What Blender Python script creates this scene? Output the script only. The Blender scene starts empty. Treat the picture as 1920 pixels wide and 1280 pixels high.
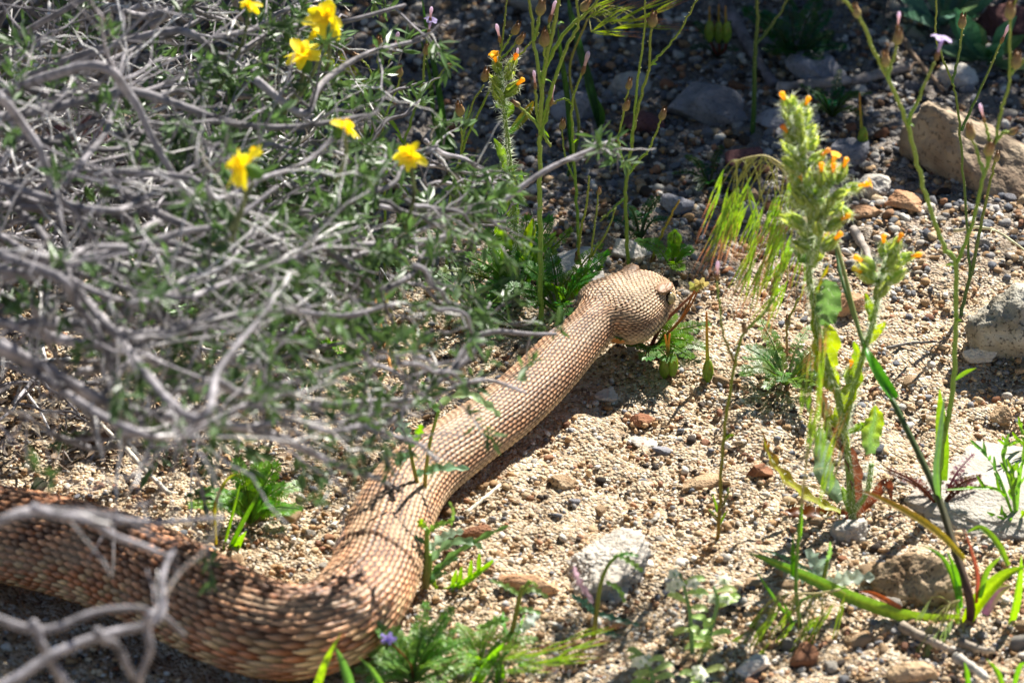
import bpy, bmesh, math, random
import numpy as np
from mathutils import Vector

random.seed(11)
rng = np.random.default_rng(11)
scene = bpy.context.scene
COL = scene.collection
sin, cos, rad, PI = math.sin, math.cos, math.radians, math.pi

# ------------------------------------------------------------------ camera
W_PX, H_PX = 1920.0, 1280.0
DIST, VIEW_W, PITCH = 2.6, 0.53, rad(30)
KPX = VIEW_W / DIST / W_PX
CAM = np.array([0.0, -DIST * cos(PITCH), DIST * sin(PITCH)])
FWD = np.array([0.0, cos(PITCH), -sin(PITCH)])
RGT = np.array([1.0, 0.0, 0.0])
UPV = np.array([0.0, sin(PITCH), cos(PITCH)])
cd = bpy.data.cameras.new('camera')
cd.sensor_width = 36.0
cd.lens = 36.0 * DIST / VIEW_W
cd.clip_start, cd.clip_end = 0.05, 500.0
cd.dof.use_dof = True
cd.dof.focus_distance = 2.575
cd.dof.aperture_fstop = 12.5
co = bpy.data.objects.new('camera', cd)
COL.objects.link(co)
co.location = CAM.tolist()
co.rotation_euler = (PI / 2 - PITCH, 0, 0)
scene.camera = co

# ------------------------------------------------------------- sky and sun
SUN_AZ, SUN_EL = rad(30), rad(43)
to_sun = Vector((sin(SUN_AZ) * cos(SUN_EL), cos(SUN_AZ) * cos(SUN_EL), sin(SUN_EL)))
wd = bpy.data.worlds.new('World')
scene.world = wd
wd.use_nodes = True
nt = wd.node_tree
sky = nt.nodes.new('ShaderNodeTexSky')
sky.sky_type = 'NISHITA'
sky.sun_disc = False
sky.sun_elevation = SUN_EL
sky.sun_rotation = SUN_AZ
sky.altitude = 2500.0
sky.dust_density = 0.2
sky.air_density = 0.8
nt.links.new(sky.outputs[0], nt.nodes['Background'].inputs[0])
nt.nodes['Background'].inputs[1].default_value = 0.05
sd = bpy.data.lights.new('sun', 'SUN')
sd.energy = 5.0
sd.angle = rad(0.53)
sd.color = (1.0, 0.955, 0.88)
so = bpy.data.objects.new('sun', sd)
COL.objects.link(so)
so.rotation_euler = to_sun.to_track_quat('Z', 'Y').to_euler()
scene.view_settings.view_transform = 'Standard'
scene.view_settings.look = 'None'
scene.view_settings.gamma = 1.0
scene.view_settings.exposure = 1.22
scene.cycles.max_bounces = 5
scene.cycles.diffuse_bounces = 2
scene.cycles.transparent_max_bounces = 4

# ----------------------------------------------------------------- helpers
def srgb(r, g, b, k=1.0):
    f = lambda c: (c / 12.92 if c <= 0.04045 else ((c + 0.055) / 1.055) ** 2.4)
    return tuple(k * f(c / 255.0) for c in (r, g, b))

def unit(v):
    v = np.asarray(v, float)
    return v / (np.linalg.norm(v) + 1e-12)

_perm = rng.random((256, 256))
def vnoise(x, y, seed=0):
    x = np.asarray(x, float) + seed * 17.31; y = np.asarray(y, float) + seed * 9.77
    xi = np.floor(x).astype(int); yi = np.floor(y).astype(int)
    fx = x - xi; fy = y - yi
    fx = fx * fx * (3 - 2 * fx); fy = fy * fy * (3 - 2 * fy)
    a = _perm[xi % 256, yi % 256]; b = _perm[(xi + 1) % 256, yi % 256]
    c = _perm[xi % 256, (yi + 1) % 256]; d = _perm[(xi + 1) % 256, (yi + 1) % 256]
    return (a * (1 - fx) + b * fx) * (1 - fy) + (c * (1 - fx) + d * fx) * fy - 0.5

def gz(x, y):
    """height of the lumpy ground, metres"""
    x = np.asarray(x, float); y = np.asarray(y, float)
    h = 0.010 * vnoise(x * 11, y * 11, 1) + 0.005 * vnoise(x * 37, y * 37, 2)
    e = np.clip((0.46 - np.abs(x)) / 0.08, 0, 1) * np.clip((0.56 - y) / 0.08, 0, 1) * np.clip((y + 0.46) / 0.08, 0, 1)
    return h * e

def ray(px, py):
    return FWD + RGT * ((px - 960) * KPX) - UPV * ((py - 640) * KPX)

def G(px, py, h=0.0):
    """where the line of sight meets the ground (h above it)"""
    d = ray(px, py)
    p = CAM + d * ((h - CAM[2]) / d[2])
    if h == 0.0:
        p = p.copy(); p[2] = float(gz(p[0], p[1]))
    return p

def PD(px, py, depth):
    return CAM + ray(px, py) * depth

def PV(base, px, py, dy=0.0):
    """a point of an upright plant rooted at base"""
    d = ray(px, py)
    return CAM + d * ((base[1] + dy - CAM[1]) / d[1])

def spl(pts, per=6):
    P = np.asarray(pts, float)
    if len(P) < 3:
        t = np.linspace(0, 1, per + 1)[:, None]
        return P[0] * (1 - t) + P[-1] * t
    Q = np.vstack([2 * P[0] - P[1], P, 2 * P[-1] - P[-2]])
    out = []
    for i in range(1, len(Q) - 2):
        for k in range(per):
            t = k / per
            a, b, c, d = Q[i - 1], Q[i], Q[i + 1], Q[i + 2]
            out.append(0.5 * (2 * b + (c - a) * t + (2 * a - 5 * b + 4 * c - d) * t * t + (3 * b - 3 * c + d - a) * t ** 3))
    out.append(P[-1])
    return np.array(out)

ORG = {}
def tag(o, label=None, cat=None, group=None, kind=None):
    if label: o['label'] = label
    if cat: o['category'] = cat
    if group: o['group'] = group
    if kind or cat: o['kind'] = kind or 'thing'
    return o

def thing(name, label, cat, loc, group=None):
    o = bpy.data.objects.new(name, None)
    o.empty_display_size = 0.02
    COL.objects.link(o)
    o.location = [float(c) for c in loc]
    ORG[o] = np.array(loc, float)
    return tag(o, label, cat, group)

def mesh_from(name, V, F, C=None, smooth=True):
    """V (n,3), F list of equal- or mixed-size faces or an int array, C (n,3) colours"""
    me = bpy.data.meshes.new(name)
    V = np.asarray(V, np.float32)
    if isinstance(F, np.ndarray):
        nf, k = F.shape
        me.vertices.add(len(V)); me.vertices.foreach_set('co', V.ravel())
        me.loops.add(nf * k); me.loops.foreach_set('vertex_index', F.ravel().astype(np.int32))
        me.polygons.add(nf)
        me.polygons.foreach_set('loop_start', np.arange(0, nf * k, k, dtype=np.int32))
        me.update(calc_edges=True)
    else:
        me.from_pydata(V.tolist(), [], F)
    if C is not None:
        at = me.color_attributes.new('Col', 'FLOAT_COLOR', 'POINT')
        A = np.ones((len(V), 4), np.float32); A[:, :3] = C
        at.data.foreach_set('color', A.ravel())
    if smooth:
        me.polygons.foreach_set('use_smooth', np.ones(len(me.polygons), bool))
    me.update()
    return me

def link(name, me, mat, parent=None, org=None):
    o = bpy.data.objects.new(name, me)
    COL.objects.link(o)
    if mat and not me.materials:
        me.materials.append(mat)
    if parent is not None:
        o.parent = parent
        ORG[o] = ORG[parent]
    return o

class MB:
    """collects tubes, blades and blobs in world coordinates; build() links them as ONE mesh"""
    def __init__(self):
        self.V, self.F, self.C, self.n = [], [], [], 0
    def put(self, V, F, C):
        V = np.asarray(V, float)
        C = np.asarray(C, float)
        if C.ndim == 1: C = np.tile(C, (len(V), 1))
        n = self.n
        self.V.append(V); self.C.append(C)
        self.F.extend([tuple(i + n for i in f) for f in F])
        self.n += len(V)
    def tube(self, P, r, col, n=6, col2=None):
        P = np.asarray(P, float); k = len(P)
        r = np.full(k, r, float) if np.isscalar(r) else np.interp(np.linspace(0, 1, k), np.linspace(0, 1, len(r)), r)
        T = np.gradient(P, axis=0); T /= np.linalg.norm(T, axis=1)[:, None] + 1e-12
        a = unit(np.cross(T[0], [0.3, 0.2, 1.0] if abs(T[0][2]) < 0.9 else [1, 0.2, 0]))
        ang = np.arange(n) * 2 * PI / n
        V = []
        for i in range(k):
            a = unit(a - T[i] * np.dot(a, T[i])); b = np.cross(T[i], a)
            V.append(P[i] + r[i] * (np.cos(ang)[:, None] * a + np.sin(ang)[:, None] * b))
        V = np.vstack(V + [P[:1] - T[:1] * r[0] * .5, P[-1:] + T[-1:] * r[-1] * .8])
        F = []
        for i in range(k - 1):
            for j in range(n):
                F.append((i * n + j, i * n + (j + 1) % n, (i + 1) * n + (j + 1) % n, (i + 1) * n + j))
        e = k * n
        for j in range(n):
            F.append((e, (j + 1) % n, j)); F.append((e + 1, e - n + j, e - n + (j + 1) % n))
        c1 = np.asarray(col, float)
        if col2 is not None:
            t = np.repeat(np.linspace(0, 1, k), n)[:, None]
            C = np.vstack([c1 * (1 - t) + np.asarray(col2) * t, [c1], [col2]])
        else: C = c1
        self.put(V, F, C)
    def blade(self, P, w, up, col, col2=None, fold=0.25, wave=0.0, colmid=None):
        """leaf along P; w = half-widths sampled along it; fold = V depth relative to width"""
        P = np.asarray(P, float); k = len(P)
        w = np.interp(np.linspace(0, 1, k), np.linspace(0, 1, len(w)), w)
        T = np.gradient(P, axis=0); T /= np.linalg.norm(T, axis=1)[:, None] + 1e-12
        up = np.asarray(up, float)
        S = np.cross(T, up); S /= np.linalg.norm(S, axis=1)[:, None] + 1e-9
        N = np.cross(S, T)
        ph = np.arange(k) * 1.1
        wv = (wave * w * np.sin(ph))[:, None] * N
        L = P - S * w[:, None] + N * (fold * w)[:, None] + wv
        R = P + S * w[:, None] + N * (fold * w)[:, None] - wv
        L2 = P - S * (w * .5)[:, None] + N * (fold * w * .35)[:, None] + wv * .4
        R2 = P + S * (w * .5)[:, None] + N * (fold * w * .35)[:, None] - wv * .4
        V = np.stack([L, L2, P, R2, R], 1).reshape(-1, 3)
        F = [(i * 5 + j, i * 5 + j + 1, i * 5 + j + 6, i * 5 + j + 5) for i in range(k - 1) for j in range(4)]
        c1 = np.asarray(col, float); c2 = c1 if col2 is None else np.asarray(col2, float)
        t = np.repeat(np.linspace(0, 1, k), 5)[:, None]
        C = c1 * (1 - t) + c2 * t
        if colmid is not None: C[2::5] = colmid
        self.put(V, F, C)
    def sliver(self, a, b, w, up, col, col2=None):
        """one tapering leaflet of two quads"""
        a = np.asarray(a, float); b = np.asarray(b, float)
        t = unit(b - a); s = unit(np.cross(t, up)) * w
        nrm = np.cross(s, t)
        m = a * .45 + b * .55
        V = [a, m - s + nrm * .35, m + nrm * 0, m + s + nrm * .35, b]
        c1 = np.asarray(col, float); c2 = c1 if col2 is None else np.asarray(col2, float)
        self.put(V, [(0, 2, 1), (0, 3, 2), (1, 2, 4), (2, 3, 4)], [c1, c1, c1, c1, c2])
    def blob(self, c, axis, length, r, col, col2=None, prof=None, n=8, k=7):
        """a lathe along axis starting at c"""
        axis = unit(axis)
        t = np.linspace(0, 1, k)
        rr = r * (np.sqrt(np.clip(1 - (2 * t - 1) ** 2, 0, 1)) if prof is None else np.interp(t, np.linspace(0, 1, len(prof)), prof)) + 1e-6
        P = np.asarray(c, float) + t[:, None] * axis * length
        self.tube(P, rr, col, n, col2)
    def build(self, name, mat, parent=None, kind=None, smooth=True):
        V = np.vstack(self.V); C = np.vstack(self.C)
        org = ORG[parent] if parent is not None else np.zeros(3)
        me = mesh_from(name, V - org, self.F, C, smooth)
        o = link(name, me, mat, parent)
        if kind: o['kind'] = kind
        return o

# --------------------------------------------------------------- materials
def new_mat(name):
    m = bpy.data.materials.new(name); m.use_nodes = True
    n = m.node_tree.nodes; l = m.node_tree.links
    return m, n, l, n['Principled BSDF']

def attr_mat(name, rough=0.6, trans=0.0, noise=0.25, nscale=400.0, bump=0.0, bscale=900.0, spec=0.3, hue=0.487):
    """colour from the mesh's Col attribute, mottled by noise; trans = light passing through a leaf"""
    m, n, l, bs = new_mat(name)
    at = n.new('ShaderNodeAttribute'); at.attribute_name = 'Col'
    tc = n.new('ShaderNodeTexCoord')
    nz = n.new('ShaderNodeTexNoise'); nz.inputs['Scale'].default_value = nscale; nz.inputs['Detail'].default_value = 3
    l.new(tc.outputs['Object'], nz.inputs['Vector'])
    mr = n.new('ShaderNodeMapRange'); mr.inputs[1].default_value = 0.3; mr.inputs[2].default_value = 0.7
    mr.inputs[3].default_value = 1 - noise; mr.inputs[4].default_value = 1 + noise
    l.new(nz.outputs[0], mr.inputs[0])
    oi = n.new('ShaderNodeObjectInfo')
    mo = n.new('ShaderNodeMapRange'); mo.inputs[3].default_value = 0.85; mo.inputs[4].default_value = 1.15
    l.new(oi.outputs['Random'], mo.inputs[0])
    mu = n.new('ShaderNodeMath'); mu.operation = 'MULTIPLY'
    l.new(mr.outputs[0], mu.inputs[0]); l.new(mo.outputs[0], mu.inputs[1])
    sc = n.new('ShaderNodeVectorMath'); sc.operation = 'SCALE'
    l.new(at.outputs['Color'], sc.inputs[0]); l.new(mu.outputs[0], sc.inputs['Scale'])
    l.new(sc.outputs[0], bs.inputs['Base Color'])
    bs.inputs['Roughness'].default_value = rough
    bs.inputs['Specular IOR Level'].default_value = spec
    if bump:
        nb = n.new('ShaderNodeTexNoise'); nb.inputs['Scale'].default_value = bscale; nb.inputs['Detail'].default_value = 4
        l.new(tc.outputs['Object'], nb.inputs['Vector'])
        bp = n.new('ShaderNodeBump'); bp.inputs['Strength'].default_value = bump; bp.inputs['Distance'].default_value = 0.0006
        l.new(nb.outputs[0], bp.inputs['Height']); l.new(bp.outputs[0], bs.inputs['Normal'])
    if trans:
        tr = n.new('ShaderNodeBsdfTranslucent')
        hs = n.new('ShaderNodeHueSaturation'); hs.inputs['Hue'].default_value = hue
        hs.inputs['Saturation'].default_value = 1.15; hs.inputs['Value'].default_value = 1.65
        l.new(sc.outputs[0], hs.inputs['Color']); l.new(hs.outputs[0], tr.inputs[0])
        mx = n.new('ShaderNodeMixShader'); mx.inputs[0].default_value = trans
        l.new(bs.outputs[0], mx.inputs[1]); l.new(tr.outputs[0], mx.inputs[2])
        l.new(mx.outputs[0], n['Material Output'].inputs[0])
    return m

def stone_mat(name, c1, c2, c3, scale=90.0, speck=0.45, bump=0.6, coat=None):
    """speckled stone: c1/c2 blotches, c3 dark mineral grains"""
    m, n, l, bs = new_mat(name)
    tc = n.new('ShaderNodeTexCoord')
    nz = n.new('ShaderNodeTexNoise'); nz.inputs['Scale'].default_value = scale; nz.inputs['Detail'].default_value = 6
    l.new(tc.outputs['Object'], nz.inputs['Vector'])
    mr = n.new('ShaderNodeMapRange'); mr.inputs[1].default_value = .38; mr.inputs[2].default_value = .62
    l.new(nz.outputs[0], mr.inputs[0])
    m1 = n.new('ShaderNodeMix'); m1.data_type = 'RGBA'
    m1.inputs[6].default_value = (*c1, 1); m1.inputs[7].default_value = (*c2, 1)
    l.new(mr.outputs[0], m1.inputs[0])
    vo = n.new('ShaderNodeTexNoise'); vo.inputs['Scale'].default_value = scale * 9; vo.inputs['Detail'].default_value = 3
    l.new(tc.outputs['Object'], vo.inputs['Vector'])
    ms = n.new('ShaderNodeMapRange'); ms.inputs[1].default_value = .56; ms.inputs[2].default_value = .66
    ms.inputs[4].default_value = speck
    l.new(vo.outputs[0], ms.inputs[0])
    m2 = n.new('ShaderNodeMix'); m2.data_type = 'RGBA'; m2.inputs[7].default_value = (*c3, 1)
    l.new(ms.outputs[0], m2.inputs[0]); l.new(m1.outputs[2], m2.inputs[6])
    oi = n.new('ShaderNodeObjectInfo')
    mo = n.new('ShaderNodeMapRange'); mo.inputs[3].default_value = 0.75; mo.inputs[4].default_value = 1.25
    l.new(oi.outputs['Random'], mo.inputs[0])
    sc = n.new('ShaderNodeVectorMath'); sc.operation = 'SCALE'
    l.new(m2.outputs[2], sc.inputs[0]); l.new(mo.outputs[0], sc.inputs['Scale'])
    l.new(sc.outputs[0], bs.inputs['Base Color'])
    bs.inputs['Roughness'].default_value = 0.85
    bs.inputs['Specular IOR Level'].default_value = 0.2
    ad = n.new('ShaderNodeMath'); ad.operation = 'ADD'
    l.new(nz.outputs[0], ad.inputs[0]); l.new(vo.outputs[0], ad.inputs[1])
    bp = n.new('ShaderNodeBump'); bp.inputs['Strength'].default_value = bump; bp.inputs['Distance'].default_value = 0.0015
    l.new(ad.outputs[0], bp.inputs['Height']); l.new(bp.outputs[0], bs.inputs['Normal'])
    return m

M_LEAF = attr_mat('leaf', 0.4, trans=0.46, noise=0.22, nscale=500, spec=0.5)
M_BUSH = attr_mat('shrub_leaf', 0.4, trans=0.28, noise=0.25, nscale=300, spec=0.5)
M_STEM = attr_mat('stem', 0.5, trans=0.0, noise=0.15, nscale=700)
M_TWIG = attr_mat('bark', 0.75, noise=0.62, nscale=110, bump=0.7, bscale=600)
M_PETAL = attr_mat('petal', 0.6, trans=0.4, noise=0.1, hue=0.505)
M_HAIR = attr_mat('hair', 0.35, trans=0.4, noise=0.0)
M_GRIT = attr_mat('grit', 0.85, noise=0.35, nscale=1500, bump=0.6, bscale=2500, spec=0.15)
M_STRAW = attr_mat('dry_straw', 0.6, noise=0.3, nscale=300)

# ------------------------------------------------------------------ ground
def build_ground():
    xs = np.linspace(-0.44, 0.44, 360); ys = np.linspace(-0.44, 0.54, 400)
    X, Y = np.meshgrid(xs, ys)
    e = np.clip((0.435 - np.abs(X)) / 0.05, 0, 1) * np.clip((0.535 - Y) / 0.05, 0, 1) * np.clip((Y + 0.435) / 0.05, 0, 1)
    Z = gz(X, Y) + e * (0.0045 * vnoise(X * 80, Y * 80, 3) + 0.0036 * vnoise(X * 210, Y * 210, 4))
    nx, ny = len(xs), len(ys)
    # the sheet goes on past the detailed patch to the horizon
    gx = np.concatenate([[-150, -12, -2, -0.8], xs, [0.8, 2, 12, 150]])
    gy = np.concatenate([[-150, -12, -2, -0.8], ys, [0.9, 2, 12, 150]])
    GX, GY = np.meshgrid(gx, gy)
    GZ = np.zeros_like(GX); GZ[4:-4, 4:-4] = Z
    V = np.stack([GX, GY, GZ], -1).reshape(-1, 3)
    m = len(gx)
    i = np.arange(len(gy) - 1)[:, None] * m + np.arange(m - 1)[None]
    F = np.stack([i, i + 1, i + m + 1, i + m], -1).reshape(-1, 4)
    me = mesh_from('ground', V, F)
    mt, n, l, bs = new_mat('sandy_soil')
    tc = n.new('ShaderNodeTexCoord')
    v1 = n.new('ShaderNodeTexVoronoi'); v1.inputs['Scale'].default_value = 620
    v2 = n.new('ShaderNodeTexVoronoi'); v2.inputs['Scale'].default_value = 300
    nz = n.new('ShaderNodeTexNoise'); nz.inputs['Scale'].default_value = 16; nz.inputs['Detail'].default_value = 5
    for t in (v1, v2, nz): l.new(tc.outputs['Object'], t.inputs['Vector'])
    rp = n.new('ShaderNodeValToRGB'); r = rp.color_ramp
    stops = [(0, srgb(118, 98, 78)), (.12, srgb(170, 146, 116)), (.4, srgb(194, 172, 142)), (.7, srgb(208, 190, 164)), (.9, srgb(220, 208, 188)), (1, srgb(120, 84, 60))]
    while len(r.elements) < len(stops): r.elements.new(0.5)
    for el, (p, c) in zip(r.elements, stops): el.position = p; el.color = (*c, 1)
    sp = n.new('ShaderNodeSeparateColor'); l.new(v1.outputs['Color'], sp.inputs[0]); l.new(sp.outputs[0], rp.inputs[0])
    mr = n.new('ShaderNodeMapRange'); mr.inputs[1].default_value = .3; mr.inputs[2].default_value = .7; mr.inputs[3].default_value = .78; mr.inputs[4].default_value = 1.08
    l.new(nz.outputs[0], mr.inputs[0])
    sc = n.new('ShaderNodeVectorMath'); sc.operation = 'SCALE'
    l.new(rp.outputs[0], sc.inputs[0]); l.new(mr.outputs[0], sc.inputs['Scale'])
    # the gravelly wash behind is greyer than the sand in front
    sx = n.new('ShaderNodeSeparateXYZ'); l.new(tc.outputs['Object'], sx.inputs[0])
    mg = n.new('ShaderNodeMapRange'); mg.inputs[1].default_value = .02; mg.inputs[2].default_value = .2; mg.inputs[4].default_value = .75
    l.new(sx.outputs[1], mg.inputs[0])
    mx = n.new('ShaderNodeMix'); mx.data_type = 'RGBA'; mx.inputs[7].default_value = (*srgb(110, 108, 110), 1)
    l.new(mg.outputs[0], mx.inputs[0]); l.new(sc.outputs[0], mx.inputs[6])
    l.new(mx.outputs[2], bs.inputs['Base Color'])
    bs.inputs['Roughness'].default_value = 0.9; bs.inputs['Specular IOR Level'].default_value = 0.15
    ad = n.new('ShaderNodeMath'); ad.operation = 'ADD'
    l.new(v1.outputs['Distance'], ad.inputs[0]); l.new(v2.outputs['Distance'], ad.inputs[1])
    bp = n.new('ShaderNodeBump'); bp.invert = True; bp.inputs['Strength'].default_value = 1.0; bp.inputs['Distance'].default_value = 0.0018
    l.new(ad.outputs[0], bp.inputs['Height']); l.new(bp.outputs[0], bs.inputs['Normal'])
    o = link('ground', me, mt)
    tag(o, 'pale tan sandy desert ground strewn with grit', 'ground', kind='structure')
build_ground()

# ------------------------------------------------------------ stone shapes
_ico = {}
def ico(sub):
    if sub not in _ico:
        bm = bmesh.new(); bmesh.ops.create_icosphere(bm, subdivisions=sub, radius=1.0)
        V = np.array([v.co[:] for v in bm.verts]); F = np.array([[v.index for v in f.verts] for f in bm.faces])
        bm.free(); _ico[sub] = (V, F)
    return _ico[sub]

def n3(P, f, seed):
    return vnoise(P[:, 0] * f + P[:, 2] * f * .71, P[:, 1] * f - P[:, 2] * f * .53, seed) + vnoise(P[:, 2] * f + 5, P[:, 0] * f * .6 - P[:, 1] * f * .8, seed + 3)

def rock_verts(sub, seed, planes=12, rough=0.05, soft=0.0):
    """a unit stone cut by random planes so that it has faces and worn edges"""
    r_ = np.random.default_rng(seed)
    V, F = ico(sub)
    N = r_.normal(size=(planes, 3)); N /= np.linalg.norm(N, axis=1)[:, None]
    d = r_.uniform(0.50, 0.95, planes)
    dots = V @ N.T
    q = np.where(dots > 0.05, d / np.maximum(dots, 0.05), 9.0)
    q = np.minimum(q, 1.15)
    rr = q.min(1)
    if soft > .1:
        k = 60 * (1 - soft) ** 2 + 5
        rr = (np.sum(q ** -k, 1)) ** (-1 / k)
    P = V * rr[:, None]
    P = P * (1 + rough * n3(V, 3.1, seed % 50) + rough * .6 * n3(V, 8.3, seed % 50 + 7) + rough * .5 * n3(V, 19.0, seed % 50 + 9) + rough * .35 * n3(V, 41.0, seed % 50 + 11))[:, None]
    P = (P - (P.max(0) + P.min(0)) / 2) / ((P.max(0) - P.min(0)) / 2)
    return P, F

# ------------------------------------------------------------------- snake
# axis of the body: pixel, height of the axis over the ground (m), body width (m)
SN = [(-1000, 830, .004, .010), (-850, 900, .007, .016), (-700, 960, .011, .024), (-520, 985, .016, .036), (-330, 985, .0205, .046), (-160, 985, .0225, .0500),
      (0, 1005, .0235, .0510), (130, 1032, .0240, .0520), (260, 1075, .0245, .0525), (370, 1130, .0245, .0525), (460, 1172, .0240, .0515),
      (545, 1190, .0230, .0500), (625, 1170, .0215, .0470), (683, 1112, .0200, .0440), (714, 1040, .0190, .0415), (738, 965, .0180, .0395),
      (785, 895, .0172, .0370), (862, 835, .0168, .0340), (940, 780, .0175, .0320), (1005, 722, .0200, .0305), (1060, 664, .0240, .0285),
      (1098, 626, .0275, .0252), (1120, 603, .0300, .0240)]
axis = [np.append(G(px, py, z), w) for px, py, z, w in SN]
HEADP = axis[-1][:3].copy()
HEAD_DIR = unit([0.71, 0.70, 0.0]); HEAD_LEN = 0.050
NECK_W = SN[-1][3]
ax = spl(np.array(axis), 60)
seg = np.linalg.norm(np.diff(ax[:, :3], axis=0), axis=1); arc = np.concatenate([[0], np.cumsum(seg)])
BODY_LEN = arc[-1]
SNAKE_XY = ax[::8, :2].copy(); SNAKE_W = ax[::8, 3].copy()

def build_snake():
    # neck blends into the straight head axis
    L = BODY_LEN + HEAD_LEN
    def centre(s):
        s = np.asarray(s)
        b = np.stack([np.interp(s, arc, ax[:, k]) for k in range(3)], -1)
        h = HEADP + HEAD_DIR * np.maximum(s - BODY_LEN, 0)[:, None]
        p = np.where((s > BODY_LEN)[:, None], h, b)
        return p
    NC, NCH = 31, 44
    # sample rows: eight per scale
    rows = [0.06]
    S = []; U = []; s = 0.0; u = 0.0
    DORS = 0.67
    while s < L:
        w = float(np.interp(min(s, BODY_LEN), arc, ax[:, 3]))
        if s < BODY_LEN:
            Ls = w * PI * DORS / NC * 1.7
        else:
            Ls = 0.0025
        S.append(s); U.append(u)
        k_ = 8 if s > .22 else 3
        s += Ls / k_; u += 1 / k_
    S = np.array(S); U = np.array(U)
    # finer rows at the very tip of the snout
    tip = L - HEAD_LEN * .09 * (np.linspace(1, 0, 22) ** 2)
    keep = S < tip[0]
    U = np.concatenate([U[keep], U[keep][-1] + (tip - tip[0]) / 0.0025]); S = np.concatenate([S[keep], tip])
    P = centre(S)
    # smooth the axis so that the frames do not jitter
    for _ in range(60):
        P[1:-1] = P[1:-1] * .5 + (P[:-2] + P[2:]) * .25
    T = np.gradient(P, axis=0); T /= np.linalg.norm(T, axis=1)[:, None]
    # where the tip rows crowd together the gradient is noisy: use the head's direction
    T[S > BODY_LEN + HEAD_LEN * .5] = HEAD_DIR
    side = np.cross(T, [0, 0, 1]); side /= np.linalg.norm(side, axis=1)[:, None]
    up = np.cross(side, T)
    t = np.clip((S - BODY_LEN) / HEAD_LEN, 0, 1)
    wb = np.interp(S, arc, ax[:, 3]) / 2
    tk = [0, .08, .18, .30, .42, .55, .68, .80, .88, .94, .975, .993, 1.0]
    hw = np.interp(t, tk, np.array([NECK_W * 500, 18.4, 22.2, 22.6, 21.2, 18.8, 16.4, 14.0, 12.2, 9.8, 7.0, 3.6, 0.1]) / 1000)
    hh = np.interp(t, tk, np.array([NECK_W * 440, 11.8, 13.0, 14.2, 14.8, 14.6, 13.8, 12.4, 11.2, 9.4, 7.0, 3.6, 0.1]) / 1000)
    k9 = np.ones(15) / 15
    def sm(a): return np.convolve(np.pad(a, 7, mode='edge'), k9, 'valid')
    Wd = np.where(S > BODY_LEN, hw, wb); Hd = np.where(S > BODY_LEN, hh, wb * .90)
    body = S < L - HEAD_LEN * .12
    Wd = np.where(body, sm(Wd), Wd); Hd = np.where(body, sm(Hd), Hd)
    head = np.clip((S - BODY_LEN + .006) / .012, 0, 1)
    NT = 276
    phi = np.linspace(-PI, PI, NT, endpoint=False)
    A, B = np.meshgrid(phi, np.arange(len(S)))
    ph = A; row = B
    sg = np.sign(np.sin(ph)); cp = np.cos(ph); sp_ = np.sin(ph)
    ex = (2.0 + 1.0 * head)[row]                                   # squarer section on the head
    rad_ = (np.abs(sp_) ** ex + np.abs(cp) ** ex) ** (-1 / ex)
    low = np.where(cp < 0, .86, 1.0)
    ridge = 1 + .05 * np.exp(-(ph / .25) ** 2) * (1 - head[row])   # slight backbone ridge
    X = sp_ * rad_ * Wd[row]; Z = cp * rad_ * Hd[row] * low * ridge * np.where(cp > 0, 1 - .14 * head[row], 1 + .10 * head[row])
    tt = t[row]
    # brow ridges, groove of the crown, and the angle of the jaw on the head
    brow = np.exp(-((tt - .70) / .12) ** 2) * np.exp(-((np.abs(ph) - .72) / .26) ** 2)
    Z += .0016 * brow; X += sg * .0012 * brow
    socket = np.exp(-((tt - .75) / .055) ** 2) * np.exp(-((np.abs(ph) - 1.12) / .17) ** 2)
    X -= sg * .0030 * socket
    crown = np.exp(-((tt - .62) / .25) ** 2) * np.exp(-(ph / .4) ** 2)
    Z -= .0014 * crown * (tt > 0)
    # ---- overlapping scales
    Vn = ((ph / (PI * DORS)) + 1) / 2
    def scales(N, Uu, Vv, seed):
        V = Vv * N
        best = np.zeros_like(V); bid = np.zeros(V.shape, int); ba = np.zeros_like(V); bb = np.zeros_like(V) + 9
        bu = Uu.copy(); bv = V.copy()
        j0 = np.round(V).astype(int)
        for dj in (-1, 0, 1):
            j = j0 + dj
            o = .5 * (j % 2)
            i0 = np.floor(Uu - o).astype(int)
            for di in (-1, 0, 1):
                i = i0 + di
                a = 1 - (Uu - o - i)                 # 0 at the front edge, 1 at the free tip towards the tail
                b = V - j
                q = (a - .50) / .72
                half = .60 * np.sqrt(np.clip(1 - q * q, 0, 1)) * (1.06 - .28 * np.clip(a, 0, 1))
                ins = np.abs(b) < half
                rb = b / np.maximum(half, 1e-3)
                h = np.where(ins, .10 + .62 * np.clip(a, -.2, 1.3) + .42 * np.sqrt(np.clip(1 - rb ** 2, 0, 1)) + .30 * np.exp(-(b / .10) ** 2), 0)
                h = np.where(ins, h * np.clip((1 - np.abs(rb)) * 7, .35, 1), 0)
                up_ = h > best
                best = np.where(up_, h, best); ba = np.where(up_, a, ba); bb = np.where(up_, rb, bb)
                bid = np.where(up_, (i * 131 + j * 7919 + seed) % 100003, bid)
                bu = np.where(up_, o + i + .5, bu); bv = np.where(up_, j, bv)
        return best, bid, ba, bb, bu, (2 * bv / N - 1) * PI * DORS
    Ug = U[row]
    Ug = Ug + .55 * vnoise(Ug * .23, Vn * 9, 21) + .30 * vnoise(Ug * .8, Vn * 30, 22)
    Vn = Vn + (.020 * vnoise(U[row] * .16, Vn * 6, 23) + .009 * vnoise(U[row] * .7, Vn * 28, 24)) * np.clip((PI * DORS - np.abs(ph)) / .3, 0, 1)
    hb, ib, aa, bb, ub, pb = scales(NC, Ug, Vn, 3)
    hh_, ih, ah, bh, uh, phh = scales(NCH, Ug * 1.0, Vn, 77)
    onh = (S > BODY_LEN + .004)[row]
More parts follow.
